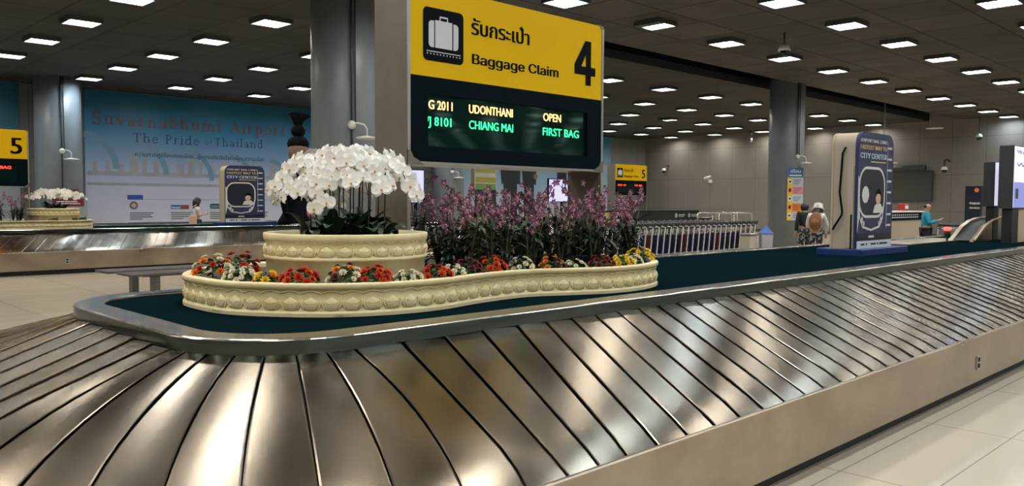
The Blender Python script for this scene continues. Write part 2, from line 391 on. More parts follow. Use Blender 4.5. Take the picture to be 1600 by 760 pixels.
def rimpath(n=14):
    pts = []
    for g in SEG:
        if g[0] == 'c':
            for i in range(n+1):
                a = R(g[2]-90*i/n); pts.append((g[1][0], g[1][1], cos(a), sin(a), RR))
    return pts
RP = rimpath()
def off(p, d): return (p[0]+p[2]*(p[4]+d), p[1]+p[3]*(p[4]+d))
def sweep(prof, smooth=False):
    m = MB(); m.smooth = smooth
    m.grid([[(*off(p, d), z) for p in RP] for d, z in prof], closed=True); return m
RSL = random.Random(77)
def plate(k, pitch):
    m = MB(); s0 = k*pitch; nd = 10; ns = 5; top = []; tl = RSL.uniform(-.004,.004); tw = RSL.uniform(-.005,.005); g = .010
    for i in range(nd+1):
        d = -.035+(1.395+.035)*i/nd; row = []
        for t in (0,.03,.28,.5,.72,.97,1):
            eb = (.0022 if 11 < s0 < 24 else 0) if t in (0,1) else 0; s = s0+g*.5+t*(pitch-g); lf = max(0, min(1, (s0-16.3)/1.8)) if s0 < 24 else 0; lf = .009*(t*(1-lf)+(1-t)*lf)
            s += (.88*skew(s)+.12*skew(s0))*(d-DM)
            x, y = PS(s, d); z = .83-max(d,-.05)*.352/1.425 + lf+.0004*sin(pi*t)+(tl+tw*(i/nd-.5))*(t-.5)-eb - (.010 if i == nd else 0)
            row.append((x, y, z))
        top.append(row)
    m.smooth = True; m.grid([r[1:-1] for r in top]); m.grid([r[:2] for r in top]); m.grid([r[-2:] for r in top]); m.smooth = False
    m.grid([[(p[0],p[1],p[2]-.028) for p in (r[0] for r in top)], [r[0] for r in top]])
    m.grid([[r[-1] for r in top], [(p[0],p[1],p[2]-.028) for p in (r[-1] for r in top)]])
    m.grid([top[-1], [(x,y,z-.025) for x,y,z in top[-1]]])
    return m
NSL = round(STOT/.243); PITCH = STOT/NSL
def carousel():
    root = empty('baggage_carousel', (CX0, RYA, 0))
    for k in range(100): plate(k, PITCH).build('slat', M_slat, root)
    m = MB()
    for k in range(100, NSL): m.merge(plate(k, PITCH), Matrix())
    o = m.build('slats', M_slat, root); o['kind'] = 'stuff'
    sweep([(0,.906),(-.004,.911),(-.013,.914),(-.175,.916),(-.186,.908),(-.188,.89)]).build('rim', M_rim, root)
    sweep([(0,.825),(0,.906)], True).build('rim_skirt', M_skirt, root)
    m = MB(); m.add([(*off(p, -.183), .900) for p in RP], [tuple(range(len(RP)))]); m.build('island_carpet', M_carpet, root)
    sweep([(-.06,.80),(-.02,.77),(1.40,.43)]).build('gap_shade_sheet', M_black, root)  # black sheet added as the darkness in the gaps between slats
    sweep([(1.380,.455),(1.390,.486),(1.404,.487),(1.410,.480),(1.410,.10),(1.39,.10)]).build('fascia', M_fascia, root)
    sweep([(1.39,.101),(1.325,.10),(1.325,0)]).build('plinth', M_black, root)
    return root
car4 = carousel()
tag(car4, 'steel slatted baggage carousel in the foreground, under the big yellow sign', 'baggage carousel', 'baggage carousels')
OX, OY = -.10, 17.13
car5 = copy_tree(car4); car5.location = (CX0+OX, RYA+OY, 0)
tag(car5, 'distant steel baggage carousel along the mural wall behind the bench', 'baggage carousel', 'baggage carousels')
def socket(par, x, y, z):
    m = MB().prism(rrect(x-.035, x+.035, z-.06, z+.06, .008), FY(y), -.002, .012); o = m.build('socket_plate', M_alu, par, ORG['baggage_carousel'])
    m = MB().prism(ell(x, z+.026, .02), FY(y-.012), 0, .004).prism(ell(x, z-.026, .02), FY(y-.012), 0, .004); m.build('socket', M_ink, o, ORG['baggage_carousel'])
socket(car4, 7.64, RYA-1.41, .265); socket(car5, 5.66, RYA-1.41, .28)

# ------------------------------------------------------------------ planter with lotus relief
YC = 5.13
def catmull(P, n=8):
    out = []; k = len(P)
    for i in range(k):
        a, b, c, d = (Vector((*P[(i+j) % k], 0)) for j in (-1,0,1,2))
        for t in range(n):
            t /= n; q = .5*((2*b)+(-a+c)*t+(2*a-5*b+4*c-d)*t*t+(-a+3*b-3*c+d)*t**3); out.append((q.x, q.y))
    return out
front = [(2.26,5.13),(2.32,4.74),(2.62,4.33),(2.96,4.15),(3.35,4.11),(3.83,4.21),(4.30,4.24),(4.685,4.09),(5.0,3.98),(5.4,3.99),(5.8,4.16),(6.08,4.55),(6.17,5.13)]
OUT4 = catmull(front+[(x, 2*YC-y) for x, y in front[-2:0:-1]], 8)
def normals(P):
    n = len(P); out = []
    for i in range(n):
        a, b = P[i-1], P[(i+1) % n]; t = (b[0]-a[0], b[1]-a[1]); l = hypot(*t); out.append((t[1]/l, -t[0]/l))
    return out
def wall_sweep(P, prof, m=None, smooth=True):
    N = normals(P); m = m or MB(); m.smooth = smooth
    m.grid([[(x+nx*d, y+ny*d, z) for (x, y), (nx, ny) in zip(P, N)] for d, z in prof], closed=True); m.smooth = False; return m
def along(P, step):
    N = normals(P); res = []; acc = 0
    per = sum(hypot(P[i][0]-P[i-1][0], P[i][1]-P[i-1][1]) for i in range(len(P))); cnt = round(per/step); step = per/cnt; nxt = 0
    for i in range(len(P)):
        a, b = P[i], P[(i+1) % len(P)]; l = hypot(b[0]-a[0], b[1]-a[1])
        while nxt < acc+l and len(res) < cnt:
            t = (nxt-acc)/l; nx = N[i][0]*(1-t)+N[(i+1)%len(P)][0]*t; ny = N[i][1]*(1-t)+N[(i+1)%len(P)][1]*t; q = hypot(nx, ny)
            res.append((a[0]+(b[0]-a[0])*t, a[1]+(b[1]-a[1])*t, nx/q, ny/q)); nxt += step
        acc += l
    return res
def lotus_proto(w, h):
    """One lotus bowl with flanking leaves and a scallop arc above it; x along wall, y outward, z up from 0..h."""
    m = MB(); m.smooth = True
    rows = []
    for i in range(9):
        t = i/8; ww = .40*w*(sin(pi*min(1,.16+.72*t))**.7)*(1 if t < .62 else (1-(t-.62)/.38)**.75+.02)
        rows.append([(ww*u, .003+.016*(1-u*u)*(sin(pi*min(.95,.10+.85*t))**.6), h*.02+h*.66*t) for u in (-1,-.75,-.4,0,.4,.75,1)])
    m.grid(rows); m.smooth = False
    for s in (-1, 1):
        m.tube([(s*w*(.30+.17*sin(pi*t*.75)), .004, h*(.02+.52*t)) for t in [i/6 for i in range(7)]], [.0035+.003*sin(pi*i/6) for i in range(7)], 5)
        m.tube([(s*w*(.20+.14*sin(pi*t*.8)), .012, h*(.10+.38*t)) for t in [i/5 for i in range(6)]], .0028, 4)
    m.tube([(-.22*w+.44*w*i/6, .017, h*(.40-.05*sin(pi*i/6))) for i in range(7)], .0028, 4)
    m.tube([(w*(-.5+i/8), .003, h*(.84+.15*sin(pi*i/8))) for i in range(9)], [.003+.002*sin(pi*i/8) for i in range(9)], 5)
    return m
def lotus_band(P, step, z0, h, d0=0.0, keep=lambda x, y: True):
    m = MB(); pr = lotus_proto(step, h)
    for x, y, nx, ny in along(P, step):
        if not keep(x, y): continue
        m.merge(pr, Matrix(((-ny, nx, 0, x+nx*d0), (nx, ny, 0, y+ny*d0), (0, 0, 1, z0), (0, 0, 0, 1))))
    return m
TC, TR = (3.17, 4.86), .535
def circ(c, r, n=72): return [(c[0]+r*cos(2*pi*i/n), c[1]+r*sin(2*pi*i/n)) for i in range(n)]
ZB = .90
def planter(P, label, tc, tr, org, ztop=1.385):
    root = empty('planter', org, label, 'planter')
    wall_sweep(P, [(.016,ZB),(.018,ZB+.026),(.004,ZB+.034),(0,ZB+.036),(0,ZB+.158),(.004,ZB+.164),(.020,ZB+.170),(.022,ZB+.196),(.018,ZB+.202),(-.04,ZB+.202),(-.045,ZB+.19),(-.045,ZB+.12)]).build('basin_wall', M_stone, root)
    wall_sweep(P, [(.019,ZB+.001),(.0195,ZB+.022)]).build('worn_plinth', M_stone_dirty, root)
    lotus_band(P, .123, ZB+.040, .118).build('lotus_relief', M_stone, root)
    MB().add([(x-nx*.042, y-ny*.042, ZB+.165) for (x, y), (nx, ny) in zip(P, normals(P))], [tuple(range(len(P)))]).build('soil', M_soil, root)
    zb = ZB+.165; C = circ(tc, tr)
    tz = ztop
    t = wall_sweep(C, [(0,zb-.02),(0,1.212),(.014,1.216),(.018,1.236),(.004,1.242),(.004,1.335),(.018,1.342),(.020,tz-.004),(.016,tz),(-.035,tz),(-.04,tz-.05)]).build('round_tier', M_stone, root)
    lotus_band(C, .115, 1.243, .098, .004).build('lotus_relief', M_stone, t)
    MB().add([(*p, tz-.035) for p in circ(tc, tr-.036)], [tuple(range(72))]).build('soil', M_soil, t)
    return root
planter(OUT4, 'cream planter with lotus relief and a round raised tier on the foreground carousel', TC, TR, (4.2, YC, ZB))

# ------------------------------------------------------------------ flowers
def petal(m, M, L, W, cup=.15, curl=.1, n=5, tip=.9):
    rows = []
    for i in range(n+1):
        t = i/n; w = W*.5*max(.06, sin(pi*(.08+.86*t)))**tip
        rows.append([M @ Vector((u*w, L*t, cup*L*(u*u)*sin(pi*t)+curl*L*t*t)) for u in (-1,-.5,0,.5,1)])
    sm = m.smooth; m.smooth = True; m.grid(rows); m.smooth = sm
def rotz(a): return Matrix.Rotation(a, 4, 'Z')
def blossom(sz, lip=True):
    """moth orchid: normal +Z, up +Y; materials petal, lip"""
    m = MB()
    for a in (90, -90): petal(m, rotz(R(-a+8*(1 if a > 0 else -1))) @ Matrix.Translation((0,0,.004)), sz*.52, sz*.62, .10, -.12, 5, .55)
    for a in (0, 128, -128): petal(m, rotz(R(a)), sz*.50, sz*.36, .12, -.10, 5, .7)
    if lip:
        m.mi = 1
        m.ball((0, -sz*.06, sz*.05), (sz*.055, sz*.07, sz*.07), 8, 5)
        for s in (-1, 1): petal(m, Matrix.Translation((0,-sz*.06,sz*.03)) @ rotz(R(180+35*s)) @ Matrix.Rotation(R(50), 4, 'X'), sz*.17, sz*.10, .2, .3, 3)
        m.mi = 0
    return m
BL = blossom(.118).mesh('blossom', [M_wpetal, M_lip])
def frame_m(pos, nrm, up=Vector((0,0,1)), roll=0, s=1):
    n = nrm.normalized(); x = up.cross(n); x = x.normalized() if x.length > 1e-4 else Vector((1,0,0)); y = n.cross(x)
    return Matrix.Translation(pos) @ Matrix(((x.x,y.x,n.x,0),(x.y,y.y,n.y,0),(x.z,y.z,n.z,0),(0,0,0,1))) @ rotz(roll) @ Matrix.Scale(s, 4)
def strap_leaf(m, base, az, L, Wd, rise, droop, n=7):
    rows = []; dx, dy = cos(az), sin(az)
    for i in range(n+1):
        t = i/n; w = Wd*.5*(sin(pi*(.15+.83*t))**.6)
        cx = L*t*(1-.15*t); cz = rise*t-droop*t*t
        rows.append([(base[0]+dx*cx-dy*u*w, base[1]+dy*cx+dx*u*w, base[2]+cz+.25*w*abs(u)) for u in (-1,-.5,0,.5,1)])
    m.smooth = True; m.grid(rows); m.smooth = False
def white_orchid(x, y, z, az, rad, top, drop, nb, label, rnd, group, leafy=True, bs=1.0):
    o = empty('white_orchid', (x, y, z), label, 'orchid', group); b = Vector((0,0,0)); L = []
    for i in range(15):
        t = i/14
        if t < .55:
            q = t/.55; L.append(Vector((.05*rad*q*cos(az), .05*rad*q*sin(az), top*(.92*q))))
        else:
            q = (t-.55)/.45; r = rad*(.05+.95*q); L.append(Vector((r*cos(az), r*sin(az), top*(.92+.08*sin(pi*min(q*1.4,1)))-drop*q*q)))
    MB().tube(L, [.0055-.0025*i/14 for i in range(15)], 6).build('stem', M_stem, o, (0,0,0))
    if leafy:
        for i in range(rnd.choice((3,4))):
            m = MB(); strap_leaf(m, (0,0,.0), az+rnd.uniform(-1.6,1.6)+pi*(i%2), rnd.uniform(.18,.27), rnd.uniform(.08,.115), rnd.uniform(.16,.34), rnd.uniform(.10,.22)); m.build('leaf', M_leaf, o, (0,0,0))
    for k in range(nb):
        t = .50+.50*k/(nb-1); f = t*14; i = min(int(f), 13); p = L[i].lerp(L[i+1], f-i)
        sd = (-1)**k; outv = Vector((cos(az), sin(az), 0)); sid = Vector((-sin(az), cos(az), 0))
        nrm = outv*(.9 if t > .6 else .35)+Vector((0,0,.95-.75*t))+sid*sd*.45+Vector((rnd.uniform(-.4,.4), rnd.uniform(-.4,.4), rnd.uniform(-.3,.2)))
        nrm += Vector((-.25,-.45,0))
        pos = p+sid*sd*rnd.uniform(.03,.055)*bs+outv*.02+Vector((0,0,rnd.uniform(-.015,.03)))
        part(o, BL, 'blossom', frame_m(pos, nrm, roll=rnd.uniform(-.35,.35), s=bs*rnd.uniform(.85,1.08)))
    return o
rw = random.Random(11)
zt = 1.35; NW = 17
for i in range(NW):
    if i < 3: az = R(200+i*70); rad = .14+.05*i; br = .08; top = .60-.012*i; drop = .10
    else:
        az = R(-168+ (i-3)*360/(NW-3)); fr = (1+cos(az+R(125)))/2
        br = rw.uniform(.14,.30); rad = rw.uniform(.38,.53)-br*.85+.02*fr; top = rw.uniform(.45,.58); drop = rw.uniform(.13,.24)
    bx, by = TC[0]+br*cos(az), TC[1]+br*sin(az)
    dpth = 'at the middle' if i < 3 else ('at the front' if sin(az) < -.6 else 'on the left' if cos(az) < -.55 else 'on the right' if cos(az) > .55 else 'at the back')
    lab = f'white moth orchid {dpth} of the near round tier, {ORD[i]} counted clockwise'
    white_orchid(bx, by, zt, az, rad, top, drop, 12, lab, rw, 'white moth orchids on the near planter')

# purple dendrobium sprays
def small_bloom():
    m = MB(); sz = .062
    for a in (0, 72, 144, 216, 288): petal(m, rotz(R(a)), sz*.5, sz*.30, .12, .18, 3)
    m.mi = 1; m.ball((0,-.004,.006), (.006,.009,.008), 6, 4); m.mi = 0
    return m
SB = small_bloom(); SBM = SB.mesh('blossom', [M_ppetal, M_plip])
def purple_orchid(x, y, z, rnd, label, group, hgt=1.0, nfl=9, dense=1.0):
    o = empty('purple_orchid', (x, y, z), label, 'orchid', group)
    nst = 4
    for c in range(nst):
        a = rnd.uniform(0, 2*pi); ln = rnd.uniform(.26,.44)*hgt; lean = rnd.uniform(.03,.12)
        pts = [Vector((lean*t*cos(a), lean*t*sin(a), ln*t)) for t in [i/5 for i in range(6)]]
        MB().tube(pts, [.011,.013,.013,.011,.009,.006], 6).build('cane', M_cane, o, (0,0,0))
        m = MB()
        for i in range(9):
            t = .05+.95*i/9; p = pts[min(5,int(t*5.5))]; strap_leaf(m, p, a+pi*(i%2)+rnd.uniform(-.9,.9), rnd.uniform(.12,.21), rnd.uniform(.028,.045), rnd.uniform(.03,.13), rnd.uniform(.03,.12), 4)
        m.build('leaves', M_leaf2, o, (0,0,0))
    for c in range(2):
        a = rnd.uniform(0, 2*pi); h0 = rnd.uniform(.26,.36)*hgt; ln = rnd.uniform(.20,.34)*hgt; lean = rnd.uniform(.10,.30)
        pts = [Vector((lean*t*t*cos(a)+.02*cos(a), lean*t*t*sin(a), h0*.6+(ln+h0*.4)*t-.05*t*t*t)) for t in [i/8 for i in range(9)]]
        MB().tube(pts, [.004-.0002*i for i in range(9)], 5).build('flower_stem', M_cane, o, (0,0,0))
        for k in range(nfl):
            t = .38+.62*k/(nfl-1); f = t*8; i = min(7,int(f)); p = pts[i].lerp(pts[i+1], f-i); q = rnd.uniform(0, 2*pi)
            n = Vector((cos(q), sin(q), rnd.uniform(-.2,.4)))
            part(o, SBM, 'blossom', frame_m(p+n*.024, n+Vector((-.3,-.4,0)), roll=rnd.uniform(-1,1), s=rnd.uniform(.75,1.15)))
    return o
rp = random.Random(5)
cells = []
for ix in range(12):
    for iy in range(4):
        cells.append((3.98+ix*.185+rp.uniform(-.05,.05)+.09*(iy%2), 4.50+iy*.30+rp.uniform(-.06,.06), ix, iy))
RN = ['front row','second row','third row','back row']
def behind_sign(x, y): return 4.86 < y < 5.44 and (x < 3.9 or x > 5.92)
for x, y, ix, iy in cells:
    if hypot(x-TC[0], y-TC[1]) < TR+.10 or x > 6.02-.06*abs(iy-1.5): continue
    if behind_sign(x, y): continue
    purple_orchid(x, y, ZB+.165, rp, f'purple spray orchid, {ORD[ix]} from the round tier in the {RN[iy]} under the big sign', 'purple orchids under the sign', rp.uniform(.95,1.18))
purple_orchid(5.98, 4.62, ZB+.165, rp, 'tall purple orchid arching out past the right post of the big sign', 'purple orchids under the sign', 1.2, 11)
purple_orchid(5.86, 4.45, ZB+.165, rp, 'purple orchid leaning right just above the yellow flowers', 'purple orchids under the sign', 1.0, 10)

# bedding clumps along the rim
def flower_head(sz):
    m = MB()
    for ring, (cnt, rr, el) in enumerate(((9,.5,8),(8,.42,32),(6,.30,58),(3,.18,78))):
        for i in range(cnt):
            petal(m, rotz(2*pi*i/cnt+ring*.35) @ Matrix.Rotation(R(el), 4, 'X'), sz*rr, sz*.28, .2, .2, 2)
    return m
FH = flower_head(.066); FHM = {}
BC = {'red': ((.50,.018,.012), (.62,.05,.02)), 'orange': ((.75,.20,.01), (.82,.30,.02)), 'cream': ((.78,.72,.50), (.85,.82,.66)), 'yellow': ((.82,.55,.01), (.88,.66,.04)),
      'burgundy': ((.13,.008,.02), (.22,.015,.04)), 'red-orange': ((.60,.06,.012), (.70,.12,.02)), 'dark red': ((.10,.01,.012), (.18,.02,.02))}
for k, (a, b) in BC.items(): FHM[k] = FH.mesh('flower_head', mat('petal_'+k.replace(' ','_').replace('-','_'), a, .55, 0, b, 30))
def clump(x, y, z, cols, label, rad, hgt, n, rnd, scale=1.0, group='bedding flowers along the planter rim', toward=None):
    o = empty('flower_clump', (x, y, z), label, 'flowers', group); m = MB()
    for i in range(80):
        a = rnd.uniform(0, 2*pi); e = rnd.uniform(.1,1.45); r = rad*rnd.uniform(.55,1.0); c = Vector((r*cos(e)*cos(a), r*cos(e)*sin(a), hgt*.9*sin(e)*rnd.uniform(.6,1)))
        petal(m, frame_m(c, c+Vector((rnd.uniform(-.05,.05), rnd.uniform(-.05,.05), .04)), roll=rnd.uniform(0,6.3)), .045, .026, .1, .2, 2)
    m.tube([(0,0,0),(0,0,hgt*.7)], .006, 5)
    m.build('foliage', M_bedleaf, o, (0,0,0))
    for i in range(n):
        a = 2.399*i+rnd.uniform(-.3,.3); e = 1.45-1.25*sqrt((i+.5)/n); c = Vector((rad*cos(e)*cos(a), rad*cos(e)*sin(a), hgt*sin(e)+.012))
        part(o, FHM[rnd.choice(cols)], 'flower_head', frame_m(c, c+Vector((-.02,-.03,.03)), roll=rnd.uniform(0,6), s=scale*rnd.uniform(.8,1.15)))
    return o
rb = random.Random(21)
zs = ZB+.165
CL = [((2.44,5.36),['orange','cream','cream','orange','red'],'orange and cream flower clump at the far left tip of the planter',.13,.15,20,.95),
      ((2.64,5.36),['red','red','red','dark red'],'red flower clump behind the cream ones at the left of the planter',.13,.17,12,1),
      ((2.43,4.95),['cream'],'cream white flower clump on the left bend of the planter rim',.105,.095,22,.72),
      ((2.52,4.76),['orange','yellow','orange'],'low orange and yellow flower clump just right of the leftmost cream clump',.08,.07,10,.9),
      ((2.62,4.54),['red','red','red-orange'],'red flower clump in front of the left part of the round tier',.12,.095,17,.95),
      ((2.83,4.36),['cream','cream','cream','dark red','orange'],'cream flower clump with dark red tips in front of the round tier',.105,.13,20,.8),
      ((2.99,4.27),['red','red','red-orange'],'red flower clump in front of the middle of the round tier',.105,.11,16,.95),
      ((3.23,4.235),['cream'],'cream flower clump in front of the right part of the round tier',.10,.075,18,.68),
      ((3.47,4.25),['red-orange','red','red-orange'],'red-orange flower clump just past the right edge of the round tier',.105,.09,15,.9),
      ((3.68,4.32),['cream'],'small cream flower clump left of the burgundy ones',.085,.085,16,.68),
      ((3.86,4.38),['burgundy'],'burgundy flower clump at the waist of the planter',.10,.11,14,.9),
      ((4.10,4.40),['red-orange','red','red-orange'],'red-orange flower clump right of the burgundy clump at the waist',.11,.12,16,.95),
      ((4.38,4.36),['cream'],'cream flower clump below the middle of the big sign',.105,.10,18,.75),
      ((4.62,4.27),['orange','dark red','orange'],'orange flower clump with brown leaves right of the middle cream clump',.10,.10,14,.85),
      ((4.80,4.20),['cream'],'sparse cream flower clump left of the dark burgundy clump',.09,.075,12,.65),
      ((5.03,4.13),['burgundy','burgundy','dark red'],'dark burgundy flower clump left of the yellow flowers',.11,.10,16,.9),
      ((5.28,4.12),['yellow'],'low yellow flower clump beside the burgundy one',.105,.085,17,.85),
      ((5.52,4.20),['cream'],'cream flower clump between the two yellow clumps',.085,.09,12,.7),
      ((5.78,4.31),['yellow'],'bright yellow flower clump at the right tip of the planter',.125,.125,20,.95),
      ((5.55,4.62),['orange','red-orange'],'tall orange flower clump behind the yellow flowers by the right sign post',.10,.20,7,.9)]
for (p, cols, lab, rad, h, n, s) in CL: clump(*p, zs, cols, lab, rad, h, n, rb, s)

# ------------------------------------------------------------------ baggage claim sign
def suitcase_icon(par, fn, ox=0, s=1.0, oz=0):
    X = lambda x: ox+(x-3.903)*s
    Z = lambda z: oz+(z-2.665)*s
    m = MB(); flat(m, rrect(X(3.903), X(4.304), Z(2.665), Z(3.065), .04*s), fn, .003); p = m.build('pictogram', M_ink, par)
    m = MB(); d = .005
    flat(m, rrect(X(3.955), X(4.008), Z(2.768), Z(2.968), [.03*s,0,0,.03*s]), fn, d); flat(m, rrect(X(4.018), X(4.188), Z(2.768), Z(2.975), 0), fn, d)
    flat(m, rrect(X(4.199), X(4.25), Z(2.768), Z(2.968), [0,.03*s,.03*s,0]), fn, d)
    ribbon(m, [(X(4.066),Z(2.975)),(X(4.066),Z(3.003)),(X(4.140),Z(3.003)),(X(4.140),Z(2.975))], .014*s, fn, d)
    rect(m, X(3.935), X(4.272), Z(2.733), Z(2.740), fn, d)
    for i in range(11): flat(m, ell(X(3.942+i*.0322), Z(2.718), .006*s, n=8), fn, d)
    m.build('suitcase', M_pale, p)
MBX = MB
def claim_sign(dx, dy, num, label, group, orange, green, red=False, posts=True, zdrop=0):
    x0, x1, y0, y1 = 3.765+dx, 6.017+dx, 4.95+dy, 5.355+dy
    o = empty('baggage_claim_sign', ((x0+x1)/2, (y0+y1)/2, ZB), label, 'sign', group)
    fn = FY(y0-.004)
    for a, b in ((x0-.015, x0+.018), (x1-.018, x1+.015)):
        MB().bbox(a, b, y0, y1, ZB+.0, 3.215, .006).build('side_panel', M_frame, o)
    for a in (x0-.012, x1-.016): MB().box(a, a+.028, y0-.012, y0, ZB, 3.20).build('edge_strip', M_alu, o)
    MB().box(x0+.018, x1-.018, y0+.03, y1-.03, 1.90, 3.22).build('cabinet', M_signblack, o)
    MB().prism(rrect(x0+.018, x1-.004, 2.545, 3.225, [0,0,.065,.065]), FY(y0), -.03, .004).build('yellow_panel', M_yellow, o)
    # black panel with a recessed display
    m = MB(); a, b, c, d = 3.953+dx, 5.81+dx, 2.018, 2.416
    m.box(x0+.018, x1-.004, y0-.004, y0+.03, d, 2.545).box(x0+.018, x1-.004, y0-.004, y0+.03, 1.90, c).box(x0+.018, a, y0-.004, y0+.03, c, d).box(b, x1-.004, y0-.004, y0+.03, c, d)
    m.build('black_panel', M_signblack, o)
    dsp = MB().box(a, b, y0+.022, y0+.029, c, d).build('display', M_glass_dark, o)
    MB().box(x0-.01, x1+.01, y0-.012, y1, 1.882, 1.900).build('bottom_rail', M_alu, o)
    for xa, xb, xc in ((x0-.012, x0-.012, x0+.14), (x1+.012, x1+.012, x1-.14)):
        MB().prism([(xa,1.875),(xc,1.875),(xc+(xa-xc)*.28,1.905),(xa+(xc-xa)*.35,1.93),(xa+(xc-xa)*.22,1.97),(xa,1.985)][::(1 if xc > xa else -1)], FY(y0-.004), 0, .012).build('corner_bracket', M_frame, o)
    MB().prism([(x1+.012,3.10),(x1+.012,3.225),(x1-.07,3.235),(x1-.02,3.20),(x1-.008,3.16)], FY(y0), -.03, .006).build('corner_bracket', M_frame, o)
    suitcase_icon(o, fn, 3.903+dx, 1.0, 2.665)
    f = lambda a, b, d: fn(a+dx, b, d)
    m = MB(); text(m, 'รับกระเป๋า', 4.386, 5.045, 2.922, 3.022, f, .003, .034, cap=.60); m.build('thai_lettering', M_ink, o)
    m = MB(); text(m, 'Baggage Claim', 4.393, 5.412, 2.692, 2.803, f, .003, .036); m.build('lettering', M_ink, o)
    m = MB()
    if num == '4': rect(m, 5.777, 5.850, 2.662, 3.06, f, .003); rect(m, 5.622, 5.912, 2.752, 2.828, f, .0033); flat(m, [(5.622,2.775),(5.70,2.80),(5.80,2.975),(5.80,3.06),(5.768,3.06),(5.622,2.84)], f, .0036)
    else: text(m, num, 5.645, 5.895, 2.662, 3.060, f, .003, .03)
    m.build('number', M_ink, o)
    g = FY(y0+.022); f2 = lambda a, b, d: g(a+dx, b, d)
    for k, (words, zz, mm) in enumerate(((orange, (2.305,2.376), M_led_r if red else M_led_o), (green, (2.180,2.250), M_led_g))):
        if not words: continue
        for s, xa, xb in words: text(MBX(), s, xa, xb, zz[0], zz[1], f2, .003, .012, plain=True).build('led_word', mm, dsp)
    return o
claim_sign(0, 0, '4', 'large yellow and black baggage claim sign with number 4, in the near planter', 'baggage claim signs',
           [("'G 2011", 3.960, 4.215), ('UDONTHANI', 4.388, 4.875), ('OPEN', 5.248, 5.477)], [('/J 8101', 3.955, 4.204), ('CHIANG MAI', 4.388, 4.881), ('FIRST BAG', 5.243, 5.718)])
claim_sign(5.565-6.017, OY, '5', 'yellow and black sign with number 5 cut off at the left edge of the photo', 'baggage claim signs',
           [('FIRST BAG', 5.10, 5.66)], None, True)
s5 = claim_sign(30.03-6.017, OY, '5', 'small distant yellow sign with number 5 near the room corner beyond the trolleys', 'baggage claim signs',
           [('010 10', 3.99, 4.55), ('10 00', 5.20, 5.70)], None, True)

